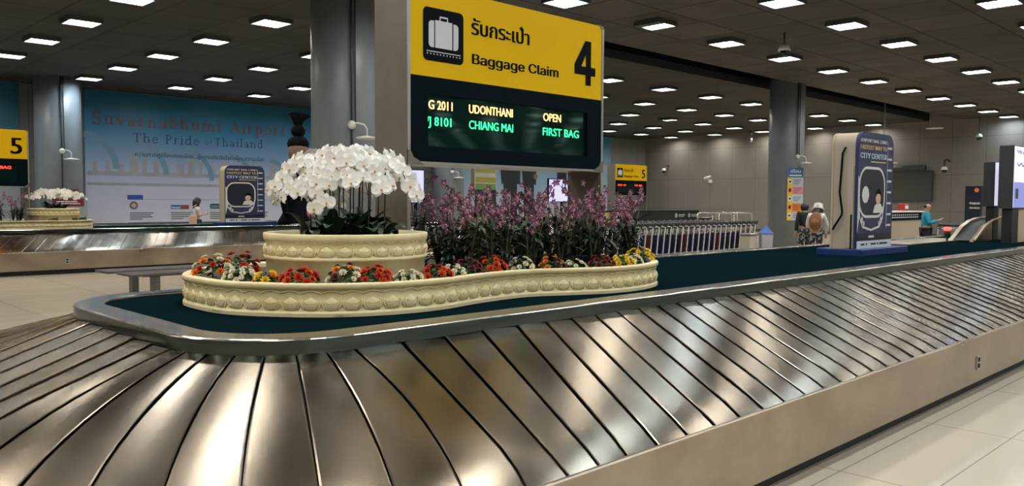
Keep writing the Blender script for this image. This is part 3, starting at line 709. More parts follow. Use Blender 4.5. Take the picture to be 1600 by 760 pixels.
# ------------------------------------------------------------------ serif lettering for the mural
def arc(cx, cy, rx, ry, a0, a1, n=9): return [(cx+rx*cos(R(a0+(a1-a0)*i/n)), cy+ry*sin(R(a0+(a1-a0)*i/n))) for i in range(n+1)]
TK, TN = .098, .052
def sf(x, y, w=.11): return ([(x-w, y), (x+w, y)], TN)
def stem(x, y0, y1, top='l', bot=True):
    r = [([(x, y0), (x, y1)], TK)]
    if bot: r.append(sf(x, y0+.02))
    if top == 'b': r.append(sf(x, y1-.02))
    if top == 'l': r.append(([(x-.11, y1-.05), (x+.03, y1-.005)], TN*1.2))
    return r
GL = {
 'S': (.52, [(arc(.25,.54,.165,.165,25,270), .07), (arc(.25,.185,.185,.175,90,-155), .075), ([(.41,.50),(.41,.70)], TN), ([(.07,.02),(.07,.22)], TN)]),
 'u': (.56, [([(.12,.48),(.12,.18)], TK), (arc(.25,.17,.13,.165,180,345), .06), ([(.42,0),(.42,.48)], TK), ([(.02,.46),(.13,.475)], TN), ([(.32,.46),(.43,.475)], TN), ([(.42,.02),(.52,.03)], TN)]),
 'v': (.50, [([(.07,.48),(.25,0)], TK), ([(.25,0),(.43,.48)], .045), sf(.08,.465,.09), sf(.42,.465,.09)]),
 'a': (.48, [(arc(.18,.13,.12,.125,0,360,14), .055), ([(.36,.0),(.36,.34)], TK), (arc(.22,.33,.14,.14,0,150), .055), ([(.36,.02),(.46,.03)], TN)]),
 'r': (.40, stem(.13,0,.48)+[(arc(.27,.30,.14,.16,170,50), .055)]),
 'n': (.58, stem(.13,0,.48)+[(arc(.29,.29,.15,.17,170,0), .055), ([(.44,.31),(.44,0)], TK), sf(.44,.02)]),
 'h': (.58, stem(.13,0,.76)+[(arc(.29,.29,.15,.17,170,0), .055), ([(.44,.31),(.44,0)], TK), sf(.44,.02)]),
 'm': (.88, stem(.13,0,.48)+[(arc(.28,.29,.14,.17,170,0), .055), ([(.43,.31),(.43,0)], TK), sf(.43,.02), (arc(.58,.29,.14,.17,170,0), .055), ([(.73,.31),(.73,0)], TK), sf(.73,.02)]),
 'b': (.54, stem(.12,0,.76,bot=False)+[(arc(.28,.235,.17,.22,-180,180,18), .065)]),
 'd': (.56, [([(.42,0),(.42,.76)], TK), (arc(.25,.235,.17,.22,0,360,18), .065), ([(.32,.72),(.43,.755)], TN), ([(.42,.02),(.52,.03)], TN)]),
 'p': (.54, stem(.13,-.24,.48)+[(arc(.29,.235,.17,.22,-180,180,18), .065)]),
 'o': (.52, [(arc(.25,.235,.19,.225,0,360,20), .07)]),
 'e': (.48, [(arc(.24,.235,.18,.225,10,320,16), .065), ([(.07,.26),(.42,.26)], TN)]),
 'i': (.28, stem(.14,0,.48)+[(arc(.14,.65,.022,.022,0,360,8), .06)]),
 'l': (.28, stem(.14,0,.76)),
 't': (.36, [([(.16,.62),(.16,.10)], TK), (arc(.25,.11,.09,.10,180,320), .05), ([(.03,.46),(.32,.46)], TN)]),
 'T': (.62, [([(.31,0),(.31,.70)], TK), sf(.31,.02,.13), ([(.04,.69),(.58,.69)], .045), ([(.05,.70),(.05,.56)], TN), ([(.57,.70),(.57,.56)], TN)]),
 'P': (.54, stem(.14,0,.71,'b')+[(arc(.24,.52,.21,.185,95,-95,12), .065), ([(.14,.70),(.24,.705)], TN), ([(.14,.335),(.24,.335)], TN)]),
 'A': (.70, [([(.09,0),(.35,.74)], .045), ([(.35,.74),(.60,0)], TK), ([(.19,.25),(.50,.25)], TN), sf(.09,.02,.09), sf(.60,.02,.10)]),
 'f': (.34, [([(.13,0),(.17,.55)], .06), (arc(.27,.56,.10,.13,180,60), .05), ([(.03,.44),(.30,.44)], TN)]),
 ' ': (.30, [])}
def serif(mb, s, x0, x1, z0, capz, fn, d=.004, track=.09):
    adv = sum(GL[c][0]+track for c in s)-track; k = (x1-x0)/adv; kz = (capz-z0)/.72; x = 0
    for c in s:
        w, st = GL[c]
        for j, (pts, t) in enumerate(st): ribbon(mb, [(x0+(x+px)*k, z0+pz*kz) for px, pz in pts], t*(k+kz)/2, fn, d+.0004*j)
        x += w+track
    return mb

# ------------------------------------------------------------------ mural posters on the left wall
YW = Y1
def printmat(name, stops, z0, z1, nz=.0, nscale=.35):
    m = bpy.data.materials.new(name); m.use_nodes = True; MATS[name] = m
    nt = m.node_tree; b = nt.nodes['Principled BSDF']; N = nt.nodes.new; L = nt.links.new
    g = N('ShaderNodeNewGeometry'); sp = N('ShaderNodeSeparateXYZ'); L(g.outputs['Position'], sp.inputs[0])
    n = N('ShaderNodeTexNoise'); n.inputs['Scale'].default_value = nscale; n.inputs['Detail'].default_value = 6; L(g.outputs['Position'], n.inputs['Vector'])
    mr = N('ShaderNodeMapRange'); mr.inputs['From Min'].default_value = z0; mr.inputs['From Max'].default_value = z1; L(sp.outputs[2], mr.inputs[0])
    ma = N('ShaderNodeMath'); ma.operation = 'MULTIPLY_ADD'; ma.inputs[1].default_value = nz; L(n.outputs[0], ma.inputs[0]); L(mr.outputs[0], ma.inputs[2])
    su = N('ShaderNodeMath'); su.operation = 'SUBTRACT'; su.inputs[1].default_value = nz/2; L(ma.outputs[0], su.inputs[0])
    cr = N('ShaderNodeValToRGB'); e = cr.color_ramp.elements
    e[0].position, e[0].color = stops[0][0], (*stops[0][1], 1); e[1].position, e[1].color = stops[-1][0], (*stops[-1][1], 1)
    for p, c in stops[1:-1]: q = e.new(p); q.color = (*c, 1)
    L(su.outputs[0], cr.inputs[0]); L(cr.outputs[0], b.inputs['Base Color']); b.inputs['Roughness'].default_value = .45
    return m
M_sky = printmat('mural_print', [(0, (.50,.50,.57)), (.30, (.40,.42,.53)), (.52, (.18,.27,.41)), (.75, (.015,.17,.31)), (1, (.0,.12,.22))], .76, 5.4, .12)
M_haze = mat('mural_pale_shape', (.16, .25, .34), .5, 0, (.10, .21, .31), .8)
M_haze2 = mat('mural_grey_shape', (.24, .235, .26), .5, 0, (.31, .30, .33), 1.5)
M_redt = mat('mural_red_ink', (.21, .05, .035), .5); M_bluet = mat('mural_blue_ink', (.012, .045, .12), .5)
M_gt = mat('print_grey_ink', (.08, .08, .09), .5); M_teal = mat('mural_teal_ink', (.01, .06, .08), .5)
fm = FY(YW-.06)
mu = empty('mural', (14.8, YW-.03, .76), 'huge blue airport mural on the left wall behind the far carousel', 'mural', 'wall murals')
MB().box(9.55, 22.6, YW-.06, YW-.005, .76, 5.43).build('poster_board', M_sky, mu)
m = MB()
for i in range(7):
    x = 9.7+i*1.75; z = 3.6-.17*i
    ribbon(m, [(x-.3+1.2*cos(R(a)), z-1.0+1.3*sin(R(a))) for a in range(84, -4, -8)], .22-.015*i, fm, .003)
m.build('faded_roof_vaults', M_haze, mu); M_haze = mat('mural_white_ink', (.32, .35, .39), .5)
m = MB(); rm = random.Random(4)
rect(m, 9.6, 19.5, 2.45, 2.60, fm, .0024); rect(m, 9.6, 21.5, 2.10, 2.2, fm, .0024)
for i in range(26):
    x = 9.8+i*.42; h = rm.uniform(.25,.6); rect(m, x, x+rm.uniform(.12,.3), 2.6, 2.6+h, fm, .0028)
m.build('faded_terminal_crowd', M_haze2, mu)
serif(MB(), 'Suvarnabhumi Airport', 9.80, 17.25, 4.245, 4.675, fm, .012, .13).build('mural_title', M_redt, mu)
serif(MB(), 'The Pride', 11.16, 13.62, 3.680, 4.01, fm, .006).build('mural_subtitle', M_bluet, mu)
serif(MB(), 'of', 13.83, 14.12, 3.74, 3.93, fm, .006).build('mural_subtitle', M_bluet, mu)
serif(MB(), 'Thailand', 14.20, 16.24, 3.700, 4.01, fm, .006).build('mural_subtitle', M_bluet, mu)
text(MB(), 'ความภาคภูมิใจของคนไทย...สู่ความประทับใจต่อผู้คนทุกมุมโลก', 11.23, 16.30, 3.175, 3.30, fm, .006, .02, cap=.6).build('thai_line', M_teal, mu)
rect(MB(), 10.94, 11.49, 1.60, 1.77, fm, .004).build('blue_tag', mat('tag_blue', (.02,.06,.25), .5), mu)
m = MB(); rect(m, 10.94, 16.9, 1.605, 1.615, fm, .003); rect(m, 10.94, 16.9, .765, .775, fm, .003); m.build('rule_line', M_gt, mu)
e = flat(MB(), ell(11.16, 1.39, .15), fm, .004).build('round_emblem', mat('emblem_brown', (.18,.09,.05), .5), mu)
flat(MB(), ell(11.16, 1.39, .08), fm, .006).build('emblem_centre', M_haze, e)
rect(MB(), 12.50, 12.85, 1.25, 1.41, fm, .004).build('blue_logo', mat('logo_blue', (.02,.10,.30), .5), mu)
m = MB(); text(m, 'Smart', 12.52, 12.83, 1.28, 1.38, fm, .006, .03); m.build('logo_lettering', M_white, mu)
rect(MB(), 12.86, 13.18, 1.25, 1.41, fm, .004).build('red_logo', mat('logo_red', (.22,.04,.05), .5), mu)
q = flat(MB(), rrect(14.0, 14.42, 1.26, 1.46, .06), fm, .004).build('dark_logo', M_teal, mu)
text(MB(), 'GSO', 14.05, 14.37, 1.31, 1.42, fm, .006, .03).build('logo_lettering', M_haze, q)
m = MB()
for xa in (11.02, 12.5, 14.0, 15.6):
    for k, w in enumerate((.85, .75, .8, .45)): rect(MB(), xa, xa+w, 1.10-.075*k, 1.135-.075*k, fm, .003).build('small_print', M_gt, mu)
# second blue poster, far left, and the staff poster seen under the sign
mu2 = empty('mural', (5.0, YW-.03, .76), 'plain teal blue mural panel at the left edge behind the number 5 sign', 'mural', 'wall murals')
MB().box(1.2, 7.55, YW-.06, YW-.005, .76, 5.43).build('poster_board', printmat('mural_print_teal', [(0, (.36,.36,.38)), (.35, (.30,.33,.37)), (.6, (.05,.17,.24)), (1, (.0,.10,.17))], .76, 5.4, .12), mu2)
mu3 = empty('mural', (32, YW-.03, .76), 'poster with people in dark clothes and a striped vest, seen under the big sign', 'mural', 'wall murals')
MB().box(26.2, 38.5, YW-.06, YW-.005, .76, 5.43).build('poster_board', printmat('mural_print_light', [(0, (.42,.45,.50)), (.35, (.26,.38,.48)), (1, (.02,.22,.36))], .76, 5.4, .10), mu3)
def fig(x, w, z0, z1, mm, nm, legs=True):
    m = MB(); h = z1-z0
    if legs: pts = [(x-w*.5,z0+h),(x-w*.62,z0+h*.75),(x-w*.52,z0+h*.48),(x-w*.42,z0+h*.5),(x-w*.38,z0),(x-w*.08,z0),(x,z0+h*.42),(x+w*.08,z0),(x+w*.4,z0),(x+w*.42,z0+h*.5),(x+w*.6,z0+h*.48),(x+w*.62,z0+h*.75),(x+w*.5,z0+h)]
    else: pts = [(x-w*.5,z0),(x+w*.5,z0),(x+w*.48,z1),(x-w*.48,z1)]
    flat(m, pts, fm, .004); return m.build(nm, mm, mu3)
M_dkp = mat('print_dark', (.012,.014,.018), .5)
fig(28.45, 1.5, .8, 2.25, M_dkp, 'dark_trousers', False)
fig(28.45, 1.5, 2.2, 4.2, mat('vest_cream', (.45,.46,.42), .5), 'vest', False)
m = MB()
for z in (2.55, 3.05): rect(m, 27.75, 29.15, z, z+.28, fm, .006)
m.build('vest_stripes', mat('vest_olive', (.32,.30,.05), .5), mu3)
rect(MB(), 27.75, 29.15, 2.2, 2.5, fm, .006).build('vest_hem', mat('vest_green', (.15,.28,.08), .5), mu3)
rect(MB(), 27.45, 27.68, 1.9, 3.4, fm, .005).build('arm', mat('print_skin', (.22,.12,.08), .5), mu3)
fig(30.2, 1.2, .8, 4.3, M_dkp, 'dark_figure'); fig(31.6, .9, .8, 4.3, M_dkp, 'dark_figure'); fig(34.2, .8, 2.4, 4.3, M_navy2, 'dark_figure', False)
flat(MB(), ell(32.1, 2.95, .16), fm, .007).build('hand', MATS['print_skin'], mu3)
flat(MB(), rrect(37.6, 38.2, 3.3, 3.8, .03), fm, .004).build('white_tag', M_haze, mu3)
def monitor(x0, x1, y, z0, z1, label):
    o = empty('display_screen', ((x0+x1)/2, y, z0), label, 'screen', 'lit screens under the sign')
    MB().bbox(x0-.05, x1+.05, y, y+.12, z0-.05, z1+.05, .02).build('bezel', M_signblack, o)
    MB().box(x0, x1, y-.004, y+.01, z0, z1).build('screen', M_screen, o)
    MB().box((x0+x1)/2-.06, (x0+x1)/2+.06, y+.03, y+.09, 0, z0-.03).box((x0+x1)/2-.4, (x0+x1)/2+.4, y-.1, y+.3, 0, .03).build('stand', M_signblack, o)
monitor(31.0, 33.0, 28.9, 1.62, 2.75, 'wide lilac lit screen seen through the gap under the big sign')
monitor(22.05, 22.85, 28.9, 1.55, 2.95, 'narrow lilac lit screen at the left of the gap under the big sign')

# ------------------------------------------------------------------ columns: conduit pipes with gooseneck lamps
def lamp_pipe(cx, cy, r, ang, zb, label, s=1.0, tail=0.0):
    a = R(ang); x, y = cx+(r+.03)*cos(a), cy+(r+.03)*sin(a)
    o = empty('pipe_lamp', (x, y, zb), label, 'lamp', 'gooseneck lamps on the columns')
    m = MB(); t = (-sin(a), cos(a))
    m.tube([(x,y,ZC),(x,y,zb-tail)], .018, 10); m.tube([(x+t[0]*.07,y+t[1]*.07,ZC),(x+t[0]*.07,y+t[1]*.07,zb+.05)], .013, 8); m.build('pipe', M_conduit, o)
    px_, py_ = cos(a)*.07+.10, sin(a)*.07
    Mx = Matrix.Translation((x+cos(a)*.02, y+sin(a)*.02, zb)) @ Matrix.Rotation(a, 4, 'Z') @ Matrix.Rotation(pi/2, 4, 'Y')
    MB().lathe([(.0,-.02),(.075*s,-.02),(.08*s,.0),(.06*s,.05),(.03*s,.06)], 20, M=Mx).build('wall_boss', M_white, o)
    d = Vector((RT.x*.26*s+cos(a)*.05, RT.y*.26*s+sin(a)*.05, 0)); b = Vector((x+cos(a)*.05, y+sin(a)*.05, zb))
    m = MB(); m.tube([b, b+d*.35+Vector((0,0,.03)), b+d*.8+Vector((0,0,.0)), b+d+Vector((0,0,-.08)), b+d+Vector((0,0,-.22*s))], .014, 8); m.build('arm', M_white, o)
    c = b+d+Vector((0,0,-.25*s))
    MB().lathe([(.02,.05),(.05*s,.045),(.19*s,.018),(.20*s,.0),(.18*s,-.012),(.02,-.016)], 28, c).build('shade', M_white, o)
lamp_pipe(8.75, 13.45, .63, -113, 2.98, 'white gooseneck lamp on the big grey column above the white orchids', 1.0, .5)
lamp_pipe(26.1, 13.45, .573, -118, 3.13, 'white gooseneck lamp on the right column, above the coloured notice', .9)
lamp_pipe(8.41, 29.85, .69, -98, 3.15, 'white gooseneck lamp on the far left column beside the mural', 1.1, 1.5)
lamp_pipe(25.1, 29.85, .72, -118, 2.95, 'white gooseneck lamp on the far column seen under the big sign', 1.1)

# ------------------------------------------------------------------ advertising totems
def totem(label):
    o = empty('advertising_totem', (11.6, 4.83, ZB), label, 'totem', 'rail link totems')
    MB().bbox(10.92, 12.55, 4.54, 5.16, ZB, ZB+.085, .008).build('base', M_blue, o)
    z0, z1 = ZB+.085, 2.56
    MB().prism(rrect(11.06, 12.22, z0, z1, [0,0,.17,.17], 8), FY(4.70), -.30, 0).build('body', M_tan, o)
    fn = FY(4.66)
    pn = MB().prism(rrect(11.05, 12.23, z0, z1+.01, [0,0,.18,.18], 8), fn, -.045, 0).build('print_panel', M_navy, o)
    MB().prism(rrect(11.05, 12.23, z0, z1+.005, [0,0,.17,.17], 8), FY(5.0), -.03, 0).build('back_panel', M_tan, o)
    f = lambda a, b, d: fn(a, b, d)
    text(MB(), 'AIRPORT RAIL LINK?', 11.10, 12.00, 2.435, 2.495, f, .002, .03).build('headline', M_white, pn)
    text(MB(), 'FASTEST WAY TO', 11.10, 11.98, 2.335, 2.415, f, .002, .03).build('headline', mat('print_gold', (.75,.58,.16), .5), pn)
    text(MB(), 'CITY CENTER', 11.10, 11.99, 2.215, 2.315, f, .002, .035).build('headline', mat('print_ice', (.55,.72,.80), .5), pn)
    rect(MB(), 11.45, 11.97, 2.165, 2.18, f, .002).build('headline_rule', mat('print_gold', (.75,.58,.16), .5), pn)
    rect(MB(), 11.05, 12.23, z0, 1.09, f, .002).build('footer', M_pale, pn)
    m = MB()
    for x, w in ((11.18,.12),(11.34,.05),(11.50,.18),(11.72,.05),(11.80,.28)): rect(m, x, x+w, 1.03, 1.055, f, .004)
    m.build('footer_print', M_navy, pn)
    flat(MB(), [(11.05,1.18),(11.16,1.62),(11.10,1.93),(11.05,1.98)], f, .002).build('light_patch', M_pale, pn)
    win = rrect(11.085, 11.93, 1.42, 2.085, .24, 8)
    flat(MB(), win, f, .003).build('train_window', M_navy2, pn)
    ribbon(MB(), win, .035, f, .005, True).build('window_rim', M_white, pn)
    m = MB(); ribbon(m, [(11.07,1.62),(11.12,1.40),(11.22,1.28),(11.50,1.235),(11.78,1.28),(11.88,1.40),(11.93,1.62)], .028, f, .004); m.build('train_outline', M_white, pn)
    m = MB()
    for x, s in ((11.19,1),(11.83,-1)): flat(m, ell(x, 1.37, .035, .05), f, .005); flat(m, ell(x+.065*s, 1.325, .025, .035), f, .005)
    m.build('headlamps', M_pale, pn)
    rect(MB(), 11.05, 12.20, 1.10, 1.19, f, .003).build('dark_band', M_navy2, pn)
    rect(MB(), 11.42, 11.60, 1.13, 1.16, f, .005).build('plate', M_pale, pn)
    # generic child looking out
    flat(MB(), [(11.55,1.47),(11.60,1.57),(11.68,1.60),(11.80,1.60),(11.87,1.54),(11.885,1.47)], f, .0055).build('child_shirt', M_white, pn)
    flat(MB(), ell(11.715, 1.675, .085, .09), f, .0062).build('child_face', mat('print_face', (.70,.45,.34), .5), pn)
    flat(MB(), [(11.63,1.69),(11.64,1.76),(11.69,1.80),(11.76,1.80),(11.81,1.75),(11.80,1.70),(11.76,1.735),(11.68,1.735)], f, .0068).build('child_hair', M_ink, pn)
    m = MB(); g = MB()
    ribbon(g, [(12.02,1.25),(12.02,2.46)], .010, f, .002); g.build('route_line', M_pale, pn)
    for i in range(8): flat(m, ell(12.02, 2.38-i*.155, .018, n=10), f, .004); rect(m, 12.05, 12.17, 2.365-i*.155, 2.395-i*.155, f, .003)
    m.build('route_stops', M_pale, pn)
    return o
tt = totem('tall navy rail link totem on a blue base on the near carousel')
t2 = copy_tree(tt); t2.location = (10.93+.0, 21.95+.17, ZB); t2['label'] = 'smaller looking navy rail link totem in front of the airport mural'
# extras only the near totem shows
sd = FX(11.06)
m = MB(); f = lambda a, b, d: sd(a, b, d)
flat(m, ell(11.29, 1.72, .115), FY(4.66), .0045); m.build('pale_disc', M_pale, tt, (11.6,4.83,ZB))
m = MB(); m.tube([(11.035,4.83,2.36),(11.03,4.87,2.28),(11.03,4.90,1.75),(11.03,4.86,1.50),(11.02,4.86,1.44),(11.02,4.96,1.28),(11.02,4.98,1.24)], .014, 8); m.build('cable', M_ink, tt, (11.6,4.83,ZB))
MB().box(11.04, 11.056, 4.73, 4.75, ZB+.085, 1.45).build('edge_strip', M_ink, tt, (11.6,4.83,ZB))
MB().box(11.045, 11.058, 4.72, 4.80, 1.0, 2.1).build('service_door', M_tan, tt, (11.6,4.83,ZB))

# ------------------------------------------------------------------ things on the right of the near island
bc = empty('beacon', (16.42, 5.25, ZB), 'small red glowing beacon on a black post on the near carousel island', 'beacon')
MB().lathe([(.045,0),(.045,.012),(.018,.015),(.018,.09),(.052,.10),(.052,.20),(.045,.205)], 20, (16.42,5.25,ZB)).build('post', M_black, bc)
MB().lathe([(.046,.205),(.06,.215),(.066,.24),(.06,.262),(.03,.27)], 20, (16.42,5.25,ZB)).build('red_lens', mat('beacon_red', (.9,.02,.01), .3, emit=6, ecol=(1,.04,.03)), bc)
ch = empty('baggage_chute', (17.6, 5.1, ZB), 'curved steel baggage chute rising out of the near carousel island', 'chute')
MB().box(14.4, 17.6, 5.20, 5.95, ZB, ZB+.018).build('landing_plate', M_fascia, ch)
def chute_side(y):
    prof = [(16.7,ZB),(17.0,ZB+.12),(17.35,ZB+.27),(17.8,ZB+.38),(18.3,ZB+.43),(19.2,ZB+.45),(19.2,ZB)]
    return MB().prism(prof, FY(y), -.04, .04)
chute_side(4.92).build('side_wall', M_fascia, ch); chute_side(5.30).build('side_wall', M_fascia, ch)
m = MB(); m.smooth = True
m.grid([[(x, 4.92, z), (x, 5.28, z)] for x, z in ((16.75,ZB+.02),(17.05,ZB+.10),(17.4,ZB+.22),(17.85,ZB+.33),(18.3,ZB+.37),(19.2,ZB+.38))]); m.build('belt', M_black, ch)
MB().tube([(16.72,4.88,ZB+.03),(17.0,4.88,ZB+.135),(17.35,4.88,ZB+.285),(17.8,4.88,ZB+.395),(18.3,4.88,ZB+.445),(19.2,4.88,ZB+.465)], .022, 8).build('edge_rail', mat('rail_warm', (.6,.48,.34), .5, .6), ch)
def lightbox(x0, y0, dy, z0, z1, w, label, detail):
    o = empty('light_box', (x0+w/2, y0+dy/2, ZB), label, 'sign', 'lit advertising boxes')
    MB().bbox(x0, x0+w, y0, y0+dy, z0, z1, .012).build('casing', mat('box_grey', (.035,.04,.04), .5), o)
    fn = FY(y0)
    scr = MB().box(x0+.02, x0+w-.02, y0-.006, y0+.01, z0+.02, z1-.02).build('lit_face', mat('lit_ad', (.70,.72,.85), .4, emit=.85, ecol=(.66,.68,.9)), o)
    if detail:
        rect(MB(), x0+.02, x0+w-.02, z0+.02, z0+(z1-z0)*.42, fn, .008).build('blue_half', mat('lit_blue', (.25,.28,.6), .4, emit=.6, ecol=(.25,.28,.7)), scr)
        m = MB()
        for i, (a, b, c) in enumerate(((.10,.30,.90),(.34,.55,.88),(.12,.5,.70),(.55,.9,.69))): ribbon(m, [(x0+w*(a+(b-a)*t/8), z0+(z1-z0)*(c+.025*sin(t*1.7+i))) for t in range(9)], .025, fn, .009)
        m.build('blue_script', mat('script_blue', (.10,.16,.40), .5), scr)
        rect(MB(), x0+.12, x0+.30, z0+.18, z0+.36, fn, .010).build('green_square', mat('ad_green', (.02,.12,.10), .5), scr)
    MB().bbox(x0+w*.03, x0+w*.30, y0+.01, y0+dy*.75, ZB, z0, .01).build('pedestal', M_black, o)
    MB().bbox(x0+w*.33, x0+w*.80, y0+.03, y0+dy*.7, ZB, z0, .01).build('pedestal_panel', M_tan if detail else M_alu, o)
lightbox(16.72, 4.28, .24, 1.52, 2.66, 1.5, 'large lit advertising box on a pedestal at the right edge of the photo', True)
lightbox(17.75, 4.86, .20, 1.55, 2.42, 1.2, 'second lit box half hidden behind the large one at the right edge', False)

# ------------------------------------------------------------------ notice on the right column
nt_ = empty('notice_board', (26.1-.534*.60, 13.45-.845*.60, 0), 'tall coloured information notice on the right column', 'notice', None, R(-32.3))
fn = FY(0); Z3 = (0,0,0); MB().box(-.28, .28, 0, .02, 1.03, 2.76).build('board', M_white, nt_, Z3)
hd = rect(MB(), -.28, .28, 2.44, 2.76, fn, .003).build('blue_header', mat('notice_blue', (.03,.13,.36), .5), nt_, Z3)
m = MB(); text(m, 'เตือน', -.18, .18, 2.60, 2.69, fn, .005, .02, cap=.6); rect(m, -.22, .22, 2.49, 2.53, fn, .005); m.build('header_lettering', M_white, hd, Z3)
rect(MB(), -.28, -.11, 1.03, 2.44, fn, .003).build('yellow_strip', mat('notice_yellow', (.80,.62,.05), .5), nt_, Z3)
for i, (c, nm) in enumerate((((.45,.52,.62),'grey_blue'),((.72,.28,.33),'pink'),((.50,.68,.75),'ice'),((.85,.22,.03),'orange'),((.62,.60,.68),'lilac'))):
    z1 = 2.43-i*.28; pnl = rect(MB(), -.11, .28, z1-.268, z1, fn, .004).build('notice_panel', mat('notice_'+nm, c, .5), nt_, Z3)
    for k in range(3): rect(MB(), -.07, .22-.05*k, z1-.08-.06*k, z1-.062-.06*k, fn, .006).build('small_print', M_gt, pnl, Z3)
    ic = rect(MB(), -.25, -.14, z1-.20, z1-.05, fn, .0045).build('icon_tile', M_white if i % 2 == 0 else mat('notice_red', (.6,.08,.05), .5), nt_, Z3)
    flat(MB(), ell(-.195, z1-.125, .035, n=10), fn, .006).build('icon', M_ink, ic, Z3)

# ------------------------------------------------------------------ baggage trolleys
def trolley_proto():
    o = empty('baggage_trolley', (0,0,0)); z3 = (0,0,0)
    m = MB()
    for y in (-.29, .29):
        m.tube([(-.02,y,.14),(.0,y,.20),(.10,y,.90),(.12,y,.96),(.17,y,1.0)], .019, 8)
        m.tube([(-.02,y,.14),(-.80,y*.62,.12)], .016, 6)
    for z, x in ((.30,.015),(.62,.06),(.92,.103)): m.tube([(x,-.29,z),(x,.29,z)], .010, 6)
    m.tube([(-.80,-.18,.12),(-.80,.18,.12)], .014, 6); m.tube([(-.02,-.29,.14),(-.02,.29,.14)], .014, 6)
    m.build('frame', M_trolley, o, z3)
    m = MB(); m.tube([(.17,-.31,1.0),(.17,.31,1.0)], .034, 8); m.tube([(.10,-.29,.90),(.10,.29,.90)], .026, 8)
    for y in (-.29,.29): m.tube([(.11,y,.93),(.17,y,1.0),(.21,y,1.02),(.25,y,1.0)], [.034,.046,.046,.032], 8)
    m.build('handle', M_grip, o, z3)
    m = MB()
    for z in (.72,.90):
        m.tube([(.07,-.26,z),(-.20,-.22,z),(-.20,.22,z),(.07,.26,z)], .008, 6)
    for y in (-.2,-.1,0,.1,.2): m.tube([(.06,y,.72),(-.20,y,.72),(-.20,y,.90)], .004, 4)
    m.build('basket', M_chrome, o, z3)
    m = MB(); m.prism(rrect(-.265, .265, .22, .70, .03), lambda a, b, d: (-.03+(b-.14)*.145-d, a, b), 0, .02); m.build('advert_panel', M_adv, o, z3)
    for x, y in ((-.76,0),(-.04,-.27),(-.04,.27)):
        Mx = Matrix.Translation((x,y,.065)) @ Matrix.Rotation(pi/2, 4, 'X'); w = MB().lathe([(.03,-.02),(.062,-.02),(.065,0),(.062,.02),(.03,.02)], 14, M=Mx).build('wheel', M_grip, o, z3)
    return o
tp = trolley_proto(); first = True; NT = 27
advm = None
for row, (yy, lab) in enumerate(((13.36, 'front row'), (14.46, 'back row'))):
    for i in range(NT):
        x = 23.45-.283*i
        o = tp if first else copy_tree(tp); first = False
        o.location = (x-.1, yy, 0)
        tag(o, f'white nested baggage trolley, {ORD[i]} from the column end of the {lab}', 'trolley', 'nested baggage trolleys')
        if i in (2, 7, 13, 19):
            for chd in o.children:
                if chd.name.startswith('advert_panel'):
                    if advm is None: advm = chd.data.copy(); advm.materials[0] = M_adv2
                    chd.data = advm
# chrome cart frames
for i, x in enumerate((25.2, 26.6)):
    o = empty('luggage_cart', (x, 15.6, 0), ('left' if i == 0 else 'right')+' one of two chrome tube carts standing behind the trolley rows', 'cart', 'chrome tube carts')
    m = MB()
    for y in (15.3, 15.9): m.tube([(x-.62,y,.12),(x-.62,y,1.16),(x-.54,y,1.24),(x+.54,y,1.24),(x+.62,y,1.16),(x+.62,y,.12)], .022, 8)
    for z in (.9, 1.24):
        for xx in (x-.55, x+.55): m.tube([(xx,15.3,z),(xx,15.9,z)], .018, 6)
    for z in (.5, .9): m.tube([(x-.62,15.3,z),(x+.62,15.3,z)], .016, 6)
    m.build('tube_frame', M_chrome, o); MB().box(x-.62, x+.62, 15.3, 15.9, .14, .18).build('deck', M_alu, o)
    for xx in (x-.5, x+.5):
        for y in (15.33, 15.87): MB().lathe([(.02,-.02),(.06,-.018),(.06,.018),(.02,.02)], 12, M=Matrix.Translation((xx,y,.06)) @ Matrix.Rotation(pi/2,4,'X')).build('wheel', M_grip, o)
# bins
o = empty('waste_bin', (22.15, 12.0, 0), 'grey waste bin with a blue pointed lid beside the right column', 'bin', 'waste bins')
MB().lathe([(.19,0),(.20,.02),(.235,.68),(.24,.70),(.23,.70)], 4, (22.15,12.0,0), smooth=False).build('body', mat('bin_grey', (.42,.42,.46), .4), o)
MB().lathe([(.25,.69),(.25,.715),(.02,.94),(.005,.945)], 4, (22.15,12.0,0), smooth=False).build('lid', mat('bin_blue', (.06,.16,.52), .45), o)
o = empty('waste_bin', (21.75, 12.35, 0), 'cream waste bin just left of the blue-lidded bin', 'bin', 'waste bins')
MB().bbox(21.55, 21.95, 12.15, 12.5, 0, .66, .03).build('body', mat('bin_cream', (.50,.46,.38), .5), o); MB().bbox(21.53, 21.97, 12.13, 12.52, .66, .72, .02).build('lid', M_alu, o)
# long dark board behind the trolleys
o = empty('barrier_board', (22.9, 16.6, 0), 'long low dark green board behind the trolley rows', 'barrier')
MB().bbox(19.3, 25.6, 16.5, 16.75, 0, 1.31, .02).build('board', mat('board_green', (.02,.028,.028), .5), o)
MB().box(19.25, 25.65, 16.48, 16.77, 1.31, 1.33).build('top_cap', M_conduit, o)
f = FY(16.5)
for x in (24.05, 24.85):
    sg = rect(MB(), x, x+.72, 1.03, 1.27, f, .004).build('plate', M_navy2, o)
    m = MB(); flat(m, ell(x+.12, 1.15, .08), f, .006); rect(m, x+.26, x+.66, 1.15, 1.19, f, .006); rect(m, x+.26, x+.6, 1.10, 1.13, f, .006); m.build('print', M_white, sg)
o = empty('pictogram_board', (19.6, 15.6, 0), 'yellow strip of small coloured pictograms left of the trolleys', 'sign')
MB().box(18.3, 20.35, 15.6, 15.64, .98, 1.29).build('board', MATS['notice_yellow'], o); f = FY(15.6)
